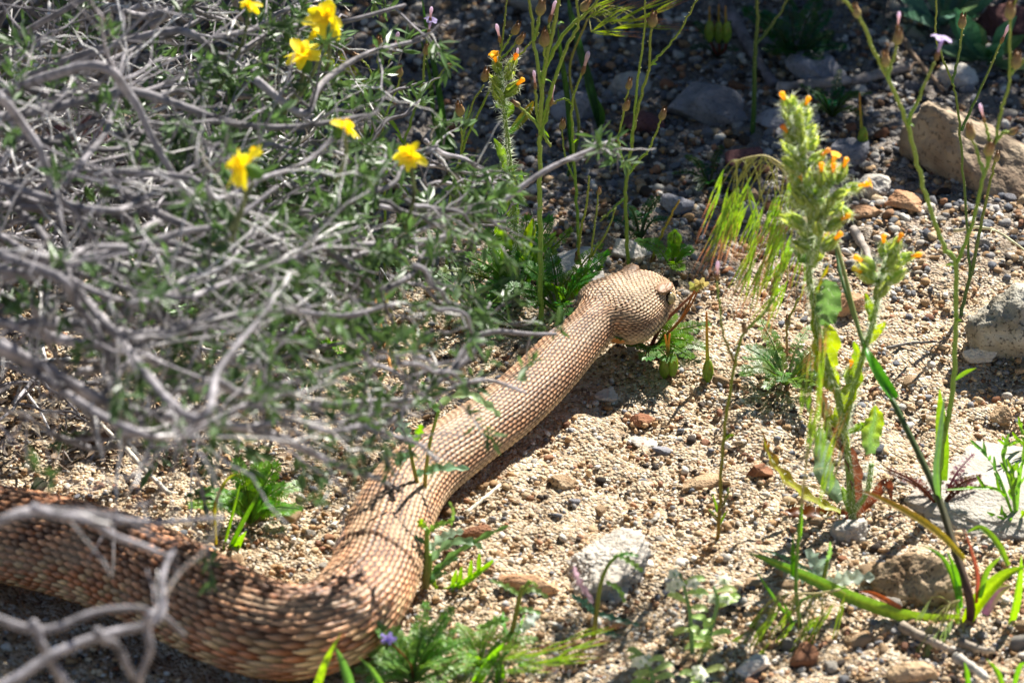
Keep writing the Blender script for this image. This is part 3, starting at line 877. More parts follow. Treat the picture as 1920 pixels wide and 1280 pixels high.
gilia('tall stem with a dry bud low down and a long bare branch rising past it', (836, 560),
      [[(837, 500), (840, 400), (853, 330), (864, 290), (865, 250), (863, 215)], [(864, 290), (895, 215), (928, 150), (940, 90), (947, 30), (950, -10)], [(866, 262), (885, 200), (907, 160)], [(941, 95), (955, 72), (963, 60)], [(935, 115), (958, 92), (970, 76)], [(930, 150), (960, 118), (985, 92), (1010, 62)], [(943, 95), (939, 86), (938, 80)], [(950, 128), (962, 126), (968, 120)]],
      [(863, 214, 'bud', -.1, 1.25), (908, 150, 'bud', .2, 1.15), (964, 62, 'bud', .4, 1.1), (971, 80, 'bud', .6), (938, 78, 'closed', -.2, .9), (968, 118, 'closed', .1, .7)], leaves=[(862, 300, 878, 288, .001)])
gilia('tallest many budded stem standing behind the small fiddleneck', (1015, 618),
      [[(1014, 540), (1013, 430), (1012, 330), (1013, 242), (1020, 141), (1034, 70), (1045, 20), (1048, -12)], [(1016, 170), (1004, 100), (998, 40), (990, -10)], [(1024, 125), (1060, 60), (1100, 25), (1130, -8)], [(1014, 250), (1034, 170), (1062, 90), (1085, 45), (1078, -8)], [(1013, 240), (990, 215), (972, 200)], [(1013, 245), (1006, 205), (1004, 168)], [(1001, 75), (1008, 48), (1012, 30)], [(1018, 155), (1022, 115), (1020, 88)], [(1032, 80), (1028, 60), (1030, 44)], [(1013, 262), (1028, 200), (1033, 165)], [(1014, 240), (1024, 262), (1032, 275)]],
      [(1012, 26, 'bud', .2, 1.3), (1020, 84, 'bud', .1, 1.45), (1030, 40, 'closed', .3, 1), (1092, 18, 'bud', .7, 1.1), (1033, 196, 'closed', .1), (1004, 165, 'closed', -.1, .8), (972, 198, 'bud', -1.2, .7)], leaves=[(1013, 245, 1030, 258, .0008), (1018, 150, 1038, 158, .0008), (1046, 46, 1058, 44, .0007)], r=.0015)
gilia('stiff stem with a bent over side tip and a pinkish bud at top', (1086, 500),
      [[(1084, 440), (1078, 330), (1073, 250), (1073, 195), (1082, 160), (1092, 135)], [(1073, 196), (1062, 186), (1048, 188), (1040, 193)], [(1079, 340), (1060, 295), (1054, 245)]],
      [(1092, 138, 'closed', .25, 1.15), (1040, 193, 'bud', -1.5, .5), (1054, 240, 'bud', .1, .9)], leaves=[(1074, 270, 1085, 262, .0008)])
gilia('tall double stemmed plant rising above the pale wedge of stone', (1180, 512),
      [[(1176, 450), (1172, 370), (1177, 322), (1184, 270), (1194, 215), (1207, 165), (1218, 124), (1219, 80), (1222, 52)], [(1184, 270), (1194, 160), (1206, 80), (1210, -10)], [(1178, 326), (1200, 300), (1218, 279), (1230, 250), (1240, 222)], [(1219, 122), (1245, 95), (1280, 50), (1312, -10)], [(1177, 335), (1160, 270), (1170, 210), (1178, 168)], [(1172, 372), (1140, 400), (1125, 415)]],
      [(1223, 48, 'bud', .1, 1.25), (1240, 222, 'bud', .3, 1), (1172, 205, 'bud', .3, 1), (1178, 165, 'bud', .2, .9)], leaves=[(1176, 326, 1186, 320, .0008), (1218, 124, 1232, 122, .0008)], r=.0011)
gilia('long zigzag stem crossing the brown boulder with a lavender flower', (1757, 945),
      [[(1764, 860), (1776, 790), (1789, 710), (1791, 600), (1792, 497), (1772, 465), (1757, 430), (1727, 336), (1702, 235), (1663, 144), (1635, 90), (1616, 40), (1576, -8)], [(1702, 235), (1725, 180), (1752, 118)], [(1664, 144), (1672, 120), (1681, 85)], [(1793, 495), (1820, 428), (1840, 350), (1860, 280), (1880, 200), (1893, 150), (1894, 60), (1905, -8)], [(1894, 140), (1908, 125), (1925, 110)], [(1846, 330), (1832, 285), (1822, 262)], [(1852, 310), (1850, 285)], [(1862, 270), (1880, 250), (1892, 248)], [(1861, 278), (1852, 250), (1847, 232)], [(1665, 148), (1662, 136), (1661, 125)]],
      [(1755, 112, 'flower', .25, 1.25), (1682, 80, 'bud', .1, 1.2), (1683, 55, 'closed', .05, .8), (1661, 122, 'bud', -.1, 1.1), (1608, 30, 'bud', -.3), (1893, 32, 'bud', 0, 1.3), (1904, 126, 'bud', .1, 1.3), (1821, 258, 'bud', -.2, 1.2), (1852, 288, 'bud', .2, 1.3), (1895, 250, 'bud', 1.2, .8), (1846, 228, 'closed', -.3, .8)],
      leaves=[(1702, 235, 1715, 238, .0009), (1791, 500, 1770, 498, .0009), (1770, 900, 1762, 730, .0034), (1790, 712, 1830, 690, .0011), (1791, 606, 1803, 602, .001)], r=.0014)
gilia('dark slender stem rising behind the speckled boulder to a thin fork', (1800, 600),
      [[(1808, 560), (1826, 490), (1838, 430), (1852, 360), (1866, 300)], [(1812, 545), (1818, 500), (1808, 340), (1795, 200), (1784, 151), (1760, 90), (1754, 60), (1757, -8)], [(1786, 155), (1800, 90), (1804, 50)], [(1803, 245), (1850, 140), (1875, 85)]],
      [(1803, 50, 'bud', .1, 1.1), (1877, 80, 'closed', .4, .9), (1868, 300, 'bud', .2, .8)], r=.0011, col=DGR)
gilia('fine pale stem rising from reddish base beside the red brown stone', (1346, 1010),
      [[(1350, 950), (1352, 880), (1362, 780), (1378, 680), (1395, 625), (1430, 590), (1450, 560)], [(1378, 682), (1355, 620), (1350, 570), (1344, 530)], [(1348, 975), (1330, 955)], [(1347, 960), (1362, 930), (1366, 915)]],
      [(1345, 524, 'closed', 0, .9), (1398, 622, 'bud', -.3, .8)], leaves=[(1360, 825, 1378, 815, .001), (1347, 965, 1335, 925, .0007), (1349, 985, 1366, 955, .0007)], r=.0010, col=srgb(120, 96, 44), col2=GRN2)
gilia('short stem behind the fiddleneck leaves with open seed capsule', (1474, 680),
      [[(1476, 650), (1476, 610), (1492, 570), (1512, 540)]], [(1477, 608, 'bud', 0, .8), (1513, 540, 'bud', .6, .6)], r=.0008, col=srgb(140, 90, 84), col2=YGR)
gilia('yellowing twin stems behind the pale grey slab', (1105, 560),
      [[(1098, 520), (1085, 480), (1090, 430), (1100, 380), (1104, 330)], [(1098, 520), (1110, 460), (1118, 400), (1122, 360)], [(1110, 480), (1140, 430), (1155, 390)]], [(1083, 492, 'bud', 0, .9), (1123, 362, 'bud', .1, .6)], r=.0009, col=YGR)
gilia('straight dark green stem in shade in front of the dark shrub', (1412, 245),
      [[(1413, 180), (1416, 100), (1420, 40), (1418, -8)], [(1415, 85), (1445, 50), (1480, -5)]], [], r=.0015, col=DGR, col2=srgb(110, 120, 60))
gilia('straight yellow green stem with a seed capsule behind the snake head', (1222, 500),
      [[(1228, 470), (1245, 430), (1262, 395), (1274, 376)], [(1225, 490), (1235, 500)]], [(1222, 502, 'bud', .1, 1.1)], r=.0009, col=YGR, col2=srgb(176, 140, 60))

# ---- filaree: rosettes of ferny leaves with beaked fruit
def fern_frond(root, P, width, up, col, name='leaf', pairs=8, bare=.3):
    """a leaf cut into toothed leaflets on both sides of its rib"""
    m = MB(); P = np.asarray(P); n = len(P)
    T = np.gradient(P, axis=0); T /= np.linalg.norm(T, axis=1)[:, None]
    m.tube(P, [.0008, .0004], np.array(col) * .9 + np.array([.03, .005, 0]), 5)
    for k in range(pairs):
        f = bare + (1 - bare) * k / (pairs - .3)
        i = min(int(f * (n - 1)), n - 2)
        p = P[i] * (1 - (f * (n - 1) - i)) + P[i + 1] * (f * (n - 1) - i)
        t = T[i]; s = unit(np.cross(t, up)); u = np.cross(s, t)
        w = width * (1.0 - .55 * abs(f - .55) * 1.6) * rng.uniform(.8, 1.1)
        for sg in (-1, 1):
            d = unit(s * sg + t * .55 + u * rng.uniform(-.15, .3))
            tip = p + d * w
            c = jit(col, .012).clip(.008)
            m.sliver(p, tip, w * .13, u, c)
            for q, ln in ((.30, .62), (.55, .52), (.78, .34)):
                b = p + d * w * q
                for e in (-1, 1):
                    dd = unit(d * .75 + unit(np.cross(d, u)) * e)
                    bb = b + dd * w * ln * rng.uniform(.8, 1.1)
                    m.sliver(b - d * w * .06, bb, w * .085, u, c)
    i = n - 1
    for e in (-.7, 0, .7):
        s = unit(np.cross(T[i], up))
        m.sliver(P[i - 1], P[i] + unit(T[i] + s * e) * width * .6, width * .16, up, jit(col, .01).clip(.008))
    return m.build(name, M_LEAF, root)

def filaree(label, px, py, n, length, spread=(0, 2 * PI), col=GRN, width=None, lift=.55, fruits=(), flowers=(), name='filaree_plant', group=None, stalks=()):
    B = G(px, py); root = thing(name, label, 'weed', B, group)
    for k in range(n):
        a = spread[0] + (spread[1] - spread[0]) * (k + rng.uniform(.1, .9)) / n
        L = length * rng.uniform(.6, 1.15) / 100
        el = lift * rng.uniform(.5, 1.5)
        d = np.array([cos(a) * cos(el), sin(a) * cos(el), sin(el)])
        p1 = B + d * L * .45 + np.array([0, 0, .004]); p2 = B + d * L * .95; p2[2] -= L * .14 * rng.random()
        p2[2] = max(p2[2], .004)
        P = spl([B + [0, 0, .001], p1, p2], 8)
        fern_frond(root, P, (width * .8 if width else length * .13) / 100 * rng.uniform(.8, 1.15), [0.0, -.25, 1.0], jit(col, .015).clip(.01))
    for (x, y, h) in fruits:
        p = PV(B, x, y, -.02 if n else 0.0); m = MB(); tip = p + np.array([rng.normal(0, .0015), 0, h / 100])
        m.blob(p, [0, 0, 1], .0125, .0030, srgb(128, 160, 60), srgb(150, 170, 70), prof=[.4, .9, 1, .85, .55], n=8, k=8)
        for e in range(5):
            aa = e * 1.2566; q = np.array([cos(aa), sin(aa), 0]) * .0029
            m.sliver(p + q * .6 + [0, 0, .001], p + q * .9 + np.array([0, 0, .0105]), .0014, q, srgb(120, 156, 56), srgb(176, 130, 70))
        m.tube(spl([p + [0, 0, .006], (p + tip) / 2, tip], 4), [.0013, .0005], srgb(138, 168, 60), 6, srgb(176, 140, 76))
        m.tube(spl([p + [0, 0, .001], p * .6 + B * .4 + [.001, 0, -.001], B + [0, 0, .002]], 4), [.0006, .0008], srgb(130, 70, 54), 5)
        m.build('beaked_fruit', M_LEAF, root)
    for st in stalks:
        pts = [B] + [PV(B, q[0], q[1]) for q in st]
        m = MB(); P = spl(pts, 6); m.tube(P, [.0011, .0006], srgb(140, 66, 56), 6, srgb(150, 100, 70)); m.build('stalk', M_STEM, root)
    for (x, y, c) in flowers:
        p = PV(B, x, y, -.005); m = MB()
        for k in range(5):
            e = np.array([cos(k * 1.257), sin(k * 1.257) * .6 - .3, .5 + sin(k * 1.257) * .4])
            m.blade(spl([p, p + e * .0022, p + e * .004 + [0, 0, .0005]], 3), [.0006, .0014, .0006], [0, -1, .3], c, fold=.2)
        m.tube(spl([p, (p + B) / 2 + [.004, 0, 0], B], 4), .0005, srgb(150, 110, 70), 5)
        m.build('flower', M_PETAL, root)
    return root

filaree('ferny rosette with upright needle fruit between fine stems and fiddleneck', 1472, 735, 17, 4.0, col=srgb(104, 140, 70), lift=.6)
filaree('lobed green leaves spreading under the snake chin with paired beaked fruit', 1215, 672, 11, 3.6, spread=(-2.9, .9), col=srgb(96, 136, 44), lift=.5, width=.85,
        fruits=[(1246, 708, 2.6), (1261, 704, 2.4)], stalks=[[(1240, 612), (1275, 575), (1312, 540)]], flowers=[(1314, 535, srgb(176, 160, 110)), (1304, 540, srgb(150, 150, 90))])
R_ = filaree('single tall beaked fruit standing alone on the sand', 1328, 718, 0, 3, fruits=[(1327, 716, 4.1)])
filaree('ferny tuft behind the snake neck beside the pale slab', 1048, 600, 12, 4.4, col=srgb(80, 132, 44), lift=.8, width=.8)
filaree('bright leafy clump behind the small fiddleneck', 968, 560, 16, 5.0, col=srgb(84, 130, 48), lift=.8, width=.85)
filaree('grey green ferny tuft under the long leafy shrub twig', 895, 600, 10, 3.8, col=srgb(104, 140, 92), lift=.6)
filaree('small ferny tuft beside the three budded thin stem', 742, 505, 10, 3.2, col=srgb(110, 146, 96), lift=.5)
filaree('sunlit bright green rosette seen through the shrub twigs', 560, 560, 18, 5.5, col=srgb(110, 160, 44), lift=.6, width=.85)
filaree('bright leafy rosette under the shrub beside the dead stalk', 440, 590, 16, 5.0, col=srgb(106, 158, 46), lift=.5, width=.8)
filaree('small rosette in dappled light under dense shrub twigs', 230, 520, 10, 4.0, col=srgb(104, 150, 50), lift=.5)
filaree('shaded rosette beside the shrub lowest branches', 620, 660, 12, 4.0, col=srgb(96, 146, 44), lift=.5)
filaree('fresh ferny clump sprouting inside the bend of the snake', 470, 1000, 15, 3.3, spread=(-.7, 3.6), col=srgb(104, 158, 48), lift=.7, width=.75)
filaree('dense ferny clump pressed against the bend of the snake', 775, 1268, 30, 3.9, spread=(-1.2, 4.2), col=srgb(118, 158, 86), lift=.8, width=.62, flowers=[(728, 1200, srgb(176, 160, 224))])
filaree('low ferny sprig spreading beside the grass tuft', 900, 1250, 13, 3.6, col=srgb(116, 158, 74), lift=.5, width=.5)
filaree('tiny lobed leaf cluster beyond the snake head', 1262, 520, 6, 2.4, col=srgb(106, 160, 50), lift=1.0, width=.7)
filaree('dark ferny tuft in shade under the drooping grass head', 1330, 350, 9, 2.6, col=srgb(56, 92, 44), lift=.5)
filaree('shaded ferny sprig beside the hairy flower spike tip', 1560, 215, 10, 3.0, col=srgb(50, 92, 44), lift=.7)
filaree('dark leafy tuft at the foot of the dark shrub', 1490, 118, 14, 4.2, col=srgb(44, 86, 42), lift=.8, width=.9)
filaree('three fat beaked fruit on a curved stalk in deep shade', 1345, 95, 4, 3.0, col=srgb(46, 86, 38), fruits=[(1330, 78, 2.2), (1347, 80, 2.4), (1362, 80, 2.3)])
filaree('lone shaded beaked fruit standing on gravel beside the round stone', 1616, 290, 0, 2, fruits=[(1617, 278, 3.4)])
filaree('sparse green tuft at the edge of the shaded gravel', 1200, 455, 8, 2.8, col=srgb(60, 100, 56), lift=.9)
filaree('maroon ferny leaves arching over the white slab', 1762, 945, 9, 4.2, spread=(-.6, 3.6), col=srgb(104, 56, 50), width=.40, lift=.55, name='maroon_weed')

def antler_leaf(root, P, w, col, up=(0, -.3, 1), n=5, name='leaf'):
    """narrow leaf with a few finger-like lobes"""
    m = MB(); P = np.asarray(P)
    m.blade(P, [w * .7, w, w, w * .5], up, col, fold=.3)
    T = np.gradient(P, axis=0)
    for k in range(n):
        i = int((.3 + .6 * k / n) * (len(P) - 1)); t = unit(T[i]); s = unit(np.cross(t, up)) * (1 if k % 2 else -1)
        d = unit(t * .6 + s * .6 + np.array([0, 0, .7]))
        m.blade(spl([P[i], P[i] + d * w * 3.4, P[i] + d * w * 6.5], 3), [w * .7, w * .8, w * .3], np.cross(d, [1, .2, .1]), np.asarray(col) * rng.uniform(.85, 1.2), fold=.3)
    return m.build(name, M_LEAF, root)

def antler_plant(label, px, py, leaves, col=srgb(96, 140, 52), w=.0011):
    B = G(px, py); root = thing('lobed_weed', label, 'weed', B)
    for k, lf in enumerate(leaves):
        P = spl([B] + [PV(B, x, y, rng.uniform(-.01, .01)) for x, y in lf], 7)
        antler_leaf(root, P, w, jit(col, .012).clip(.01))
    return root
antler_plant('bright green finger lobed weed on the white slab', 1905, 965, [[(1880, 925), (1840, 915), (1775, 918)], [(1898, 900), (1900, 870)], [(1912, 890), (1930, 840)], [(1885, 975), (1860, 968)], [(1870, 890), (1845, 850), (1822, 826)], [(1925, 960), (1950, 930)], [(1900, 930), (1880, 850), (1905, 825)]])
antler_plant('finger lobed weed half hidden behind the speckled boulder foot', 1935, 850, [[(1920, 815), (1905, 790)], [(1915, 830), (1890, 835), (1870, 825)], [(1940, 800), (1935, 770)]])

# ---- seedlings with toothed leaves
def toothed(root, pts, w, col, B, teeth=6, up=(0, -.5, 1), name='leaf', col2=None, wave=.3):
    P = spl([q if len(np.shape(q)) and len(q) == 3 and not isinstance(q, tuple) else PV(B, q[0], q[1]) for q in pts], 8)
    k = teeth * 2 + 1
    ws = [w * (.35 + .65 * math.sin(PI * (.12 + .86 * i / (k - 1)))) * (1.0 if i % 2 else .45) for i in range(k)]
    ws[-1] = w * .1
    P2 = np.array([[np.interp(t, np.linspace(0, 1, len(P)), P[:, c]) for c in range(3)] for t in np.linspace(0, 1, k * 2 - 1)])
    m = MB(); m.blade(P2, ws, up, col, col2, fold=.3, wave=wave, colmid=np.asarray(col) * 1.25)
    return m.build(name, M_LEAF, root)

def seedling(label, px, py, stems, leaves, stemcol=srgb(150, 130, 60), r=.0013, name='dandelion_seedling', col=srgb(110, 146, 84)):
    B = G(px, py); root = thing(name, label, 'seedling', B)
    for st in stems:
        P = spl([B - [0, 0, .002]] + [PV(B, x, y) for x, y in st], 7); m = MB()
        m.tube(P, [r, r * .6], stemcol, 7, GRN2); m.build('stem', M_STEM, root)
    for lf in leaves:
        pts, w = lf[0], lf[1]; c = lf[2] if len(lf) > 2 else jit(col, .015).clip(.01)
        toothed(root, pts, w, c, B, up=lf[3] if len(lf) > 3 else (0, -.5, 1), teeth=lf[4] if len(lf) > 4 else 5)
    return root
seedling('nodding yellow stemmed seedling beside the white rock', 1112, 1205, [[(1118, 1150), (1126, 1095), (1140, 1060), (1160, 1040)]],
         [([(1150, 1045), (1175, 1038), (1198, 1042)], .0016), ([(1160, 1042), (1185, 1055), (1205, 1072)], .0022), ([(1116, 1150), (1095, 1130), (1070, 1115)], .0026, srgb(70, 104, 86)),
          ([(1122, 1150), (1160, 1162), (1200, 1172)], .0022, srgb(70, 104, 86)), ([(1120, 1180), (1150, 1190), (1190, 1200)], .0020, srgb(74, 106, 84)), ([(1136, 1090), (1160, 1105), (1172, 1130)], .0018), ([(1112, 1130), (1085, 1090), (1075, 1060)], .0022, srgb(176, 150, 160))])
seedling('forked leafy seedling in front of the oval tan stone', 952, 1225, [[(960, 1180), (970, 1140), (974, 1112)], [(975, 1115), (985, 1100), (992, 1088)]],
         [([(974, 1115), (950, 1100), (918, 1086)], .0018), ([(976, 1112), (1000, 1105), (1028, 1120)], .002), ([(990, 1095), (1000, 1092), (1008, 1100)], .0012), ([(968, 1148), (985, 1142), (1015, 1150)], .0022),
          ([(965, 1178), (990, 1170), (1012, 1148)], .0042, srgb(196, 206, 200)), ([(955, 1160), (930, 1165), (900, 1178)], .003), ([(950, 1190), (944, 1170), (943, 1145)], .0012), ([(966, 1200), (975, 1175), (984, 1150)], .0009)])
seedling('lush toothed leaf clump leaning away from the snake bend', 795, 1110, [[(798, 1070), (800, 1030), (800, 990)], [(804, 1070), (806, 1040)]],
         [([(805, 1030), (835, 1005), (870, 995)], .0034, srgb(150, 172, 150)), ([(808, 1050), (840, 1020), (880, 1015), (905, 1028)], .0030, srgb(120, 152, 110)),
          ([(810, 1075), (850, 1040), (910, 1005), (955, 985)], .0022, srgb(92, 126, 72)), ([(800, 1000), (820, 985), (850, 975)], .0022), ([(802, 1020), (780, 1010), (768, 1016)], .002, srgb(70, 104, 76)),
          ([(805, 1085), (830, 1060), (860, 1045)], .0024, srgb(82, 116, 80)), ([(800, 990), (790, 982), (792, 972)], .0026, srgb(130, 170, 52)), ([(798, 1100), (820, 1080), (838, 1072)], .002, srgb(92, 120, 80)),
          ([(842, 940), (850, 962), (846, 985)], .0012), ([(806, 1080), (830, 1120), (860, 1130)], .0022, srgb(120, 160, 60))], r=.0018, stemcol=srgb(130, 110, 70))
B_ = G(828, 1112); r_t = thing('lobed_weed', 'single bright green leaf with paired teeth beyond the ferny clump', 'weed', B_)
antler_leaf(r_t, spl([B_] + [PV(B_, x, y) for x, y in ((850, 1102), (885, 1082), (925, 1050))], 9), .0015, srgb(116, 164, 50), up=(.2, -.8, .6), n=7)
seedling('tall orange stemmed plant growing against the snake with spreading blue green leaves', 798, 1012, [[(792, 950), (782, 905), (772, 860), (766, 820)], [(799, 960), (797, 900), (806, 830), (822, 770)]],
         [([(768, 830), (752, 800), (742, 775)], .0044, srgb(150, 178, 160)), ([(770, 835), (785, 815), (790, 795)], .0030, srgb(110, 160, 50)), ([(780, 890), (820, 878), (880, 878)], .0030, srgb(120, 160, 130)),
          ([(772, 850), (750, 862), (742, 870)], .0034, srgb(120, 160, 130)), ([(820, 760), (870, 738), (915, 760), (938, 782)], .0030, srgb(150, 180, 130)), ([(822, 770), (800, 745), (790, 715)], .0032, srgb(96, 140, 70))], stemcol=srgb(196, 130, 66), r=.0013)
seedling('grey green broad leafed rosette under the long grass blade', 1540, 1105, [[(1545, 1080), (1552, 1050)]],
         [([(1545, 1085), (1532, 1060), (1510, 1030)], .0058, srgb(146, 166, 150)), ([(1550, 1095), (1590, 1085), (1640, 1082)], .0052, srgb(168, 184, 170)), ([(1548, 1100), (1575, 1105), (1600, 1108)], .0044, srgb(170, 186, 172)),
          ([(1535, 1100), (1515, 1112), (1490, 1112)], .0060, srgb(190, 200, 190)), ([(1530, 1085), (1505, 1082), (1480, 1080)], .0040, srgb(76, 104, 84)), ([(1538, 1080), (1470, 1045), (1430, 1030)], .0014, srgb(80, 110, 84)), ([(1550, 1055), (1556, 1035), (1556, 1015)], .0014)], name='grey_rosette')

# pale small-flowered plants standing nearer than the snake, so out of focus
def near_weed(label, px, py, top, seed, depth_h=0.0):
    B = G(px, py); root = thing('popcorn_flower', label, 'weed', B)
    r_ = np.random.default_rng(seed)
    st = spl([B] + [PV(B, x, y) for x, y in top], 6); m = MB(); m.tube(st, [.0013, .0008], srgb(118, 150, 90), 6); m.build('stem', M_STEM, root)
    n = len(st)
    for k in range(9):
        p = st[int(n * (.15 + .8 * k / 9))]; a = r_.uniform(0, 6.28); d = np.array([cos(a), sin(a) * .7, r_.uniform(.0, .5)])
        m = MB(); m.blade(spl([p, p + d * .007, p + d * .0105 - [0, 0, .002]], 4), [.0008, .0020, .0019, .0005], [0, -.3, 1], jit(srgb(172, 200, 128), .02).clip(.02), fold=.3)
        m.build('leaf', M_LEAF, root)
    for k in range(4):
        p = st[-1] + r_.normal(0, .004, 3); m = MB()
        for q in range(5):
            e = np.array([cos(q * 1.257), -.4, sin(q * 1.257)]); m.blade(spl([p, p + e * .0018, p + e * .0034], 3), [.0005, .0014, .0005], [0, -1, .3], srgb(226, 228, 210), fold=.2)
        m.blob(p + [0, .002, -.004], [0, -.2, 1], .005, .0022, srgb(130, 160, 96)); m.build('flower', M_PETAL, root)
near_weed('blurred pale leafed weed with tiny whitish flowers on bare sand', 1298, 1235, [(1296, 1180), (1290, 1130), (1275, 1075)], 4)
near_weed('blurred pale weed bearing whitish buds beside its taller twin', 1225, 1300, [(1222, 1262), (1205, 1225)], 5)
near_weed('small pale leafed weed leaning out beneath the drooping seed head', 1322, 1230, [(1330, 1190), (1345, 1130), (1338, 1100)], 6)
near_weed('tiny pale weed near the sunken white chip', 1310, 1330, [(1312, 1290), (1318, 1255)], 7)

# ---- fiddlenecks: hairy stems, wavy leaves, coiled spikes of green calyces with orange flowers
HAIRC = srgb(244, 248, 228)
def hairs(m, P, n, L, rr, seed=0):
    """bristles standing off a path or a cloud of points"""
    for k in range(n):
        i = rng.integers(0, len(P) - 1); p = P[i] + (P[i + 1] - P[i]) * rng.random()
        d = unit(rng.normal(size=3)); p = p + d * rr * .8
        e = unit(np.cross(d, FWD)) * .00013
        q = p + d * L * rng.uniform(.6, 1.2)
        m.put([p - e, p + e, q], [(0, 1, 2)], HAIRC)

def calyx(root, hm, p, d, size=1.0, flower=None):
    d = unit(d); m = MB(); L = .0105 * size
    s = unit(np.cross(d, [.3, -.8, .5])); t = np.cross(d, s)
    m.blob(p, d, L * .8, .0020 * size, srgb(126, 158, 80), srgb(150, 172, 86), prof=[.4, .9, 1, .9, .6], n=7, k=7)
    for k in range(5):
        e = s * cos(k * 1.257) + t * sin(k * 1.257)
        m.blade(spl([p + e * .0007, p + d * L * .5 + e * .0027 * size, p + d * L * rng.uniform(.95, 1.15) + e * .0014 * size], 4), [.0008, .0014 * size, .0011 * size, .0002], e, jit(srgb(122, 160, 74), .02).clip(.02), srgb(176, 190, 100), fold=-.25)
    o = m.build('calyx', M_LEAF, root)
    hairs(hm, np.array([p, p + d * L * .5, p + d * L]), int(44 * size), .0040, .0024 * size)
    if flower:
        m = MB(); c = p + d * L * .8
        m.blob(c, d, .0042 * size, .0010, srgb(255, 190, 50), flower, prof=[.8, .9, 1, 1.5], n=7, k=5)
        if flower == YEL:
            for k in range(5):
                e = s * cos(k * 1.257) + t * sin(k * 1.257)
                q = c + d * .005 * size
                m.blade(spl([q, q + e * .0016 + d * .0006, q + e * .003 + d * .0003], 3), [.0007, .0014, .0007], d, YEL, srgb(250, 176, 20), fold=.1)
        m.build('corolla', M_PETAL, o)
    return o

def wavy_leaf(root, hm, B, pts, w, col, col2, up, wave=.35, fold=.35):
    P = spl([PV(B, *q) for q in pts], 8); m = MB()
    m.blade(P, [w * .45, w * .85, w, w * .95, w * .75, w * .15], up, col, col2, fold=fold, wave=wave, colmid=np.asarray(col) * 1.2)
    m.build('leaf', M_LEAF, root)
    if hm is not None: hairs(hm, P, int(len(P) * 2.2), .0030, w * .9)

def fiddleneck(label, base, stems, leaves, heads, r=.0021):
    B = G(*base); root = thing('fiddleneck_plant', label, 'wildflower', B); hm = MB()
    for k, st in enumerate(stems):
        pts = [PV(B, *q) for q in st]
        if k == 0: pts = [B - [0, 0, .004]] + pts
        P = spl(pts, 8); m = MB(); m.tube(P, [r * (1 if k == 0 else .8), r * .6], srgb(128, 156, 66), 8, srgb(122, 156, 74)); m.build('stem', M_STEM, root)
        hairs(hm, P, len(P) * 13, .0046, r)
    for lf in leaves: wavy_leaf(root, hm, B, *lf)
    for (px, py, dx, dz, size, fl, dy) in heads:
        calyx(root, hm, PV(B, px, py, dy), np.array([dx, -abs(rng.normal(.15, .2)), dz]), size, fl)
    h = hm.build('hairs', M_HAIR, root, kind='stuff', smooth=False)
    return root

LY = srgb(138, 158, 46); LG = srgb(112, 148, 56); LD = srgb(92, 124, 72); LB = srgb(100, 66, 44)
def spike(path, n, size, flowers, x0=None):
    """calyces spiralling up a path of pixels: list of head tuples"""
    out = []; Q = np.array(path, float); L = np.linspace(0, 1, len(Q))
    for k in range(n):
        f = k / (n - 1); x = np.interp(f, L, Q[:, 0]); y = np.interp(f, L, Q[:, 1])
        s = 1 if k % 2 else -1; tp = size * (1.15 - .35 * f)
        fl = flowers.get(k)
        dx = s * rng.uniform(.55, 1.0) * (1 - .45 * f)
        out.append((x + s * 7, y + 8, dx, rng.uniform(.55, .95) + .3 * f, tp, fl, rng.uniform(-.005, .005)))
        if k % 2 == 0: out.append((x, y + 4, rng.normal(0, .3), .9, tp * .9, None, -.006))
    return out
heads = spike([(1518, 415), (1512, 350), (1503, 290), (1496, 240), (1488, 205)], 17, 1.15, {15: ORG_, 16: ORG_, 10: srgb(230, 150, 60), 7: srgb(236, 190, 120)})
heads += spike([(1535, 440), (1548, 400), (1556, 375)], 6, 1.05, {1: ORG_})
heads += [(1520, 372, -.4, .9, 1.1, ORG_, -.004), (1538, 352, 0, 1, 1.1, ORG_, -.006), (1555, 352, .15, 1, 1.0, srgb(255, 190, 50), -.004), (1568, 345, .3, .95, 1.15, ORG_, 0), (1572, 362, .9, .35, 1.15, YEL, -.004), (1560, 372, .3, .3, 1.0, None, -.008), (1548, 335, .3, .9, 1.0, YEL, .004), (1532, 395, -.5, .8, 1.1, None, -.006), (1512, 430, -.7, .7, 1.2, None, -.004), (1560, 385, .6, -.3, 1.0, None, -.002), (1520, 470, -.5, .5, 1.3, None, 0), (1540, 470, .6, .8, 1.2, ORG_, 0)]
heads += [(1640, 505, -.75, .85, 1.35, ORG_, -.002), (1655, 485, 0, 1, 1.0, ORG_, 0), (1667, 480, .35, 1, 1.25, srgb(255, 190, 50), -.004), (1672, 492, .9, .4, 1.15, ORG_, -.002), (1648, 528, -.95, .8, 1.4, srgb(196, 190, 70), 0), (1656, 535, .8, .75, 1.35, None, -.004), (1652, 508, .5, .3, 1.1, None, -.006), (1662, 505, .3, .6, 1.1, None, -.008), (1640, 560, .4, .9, 1.3, None, -.002), (1590, 722, .1, 1, 1.1, ORG_, .004)]
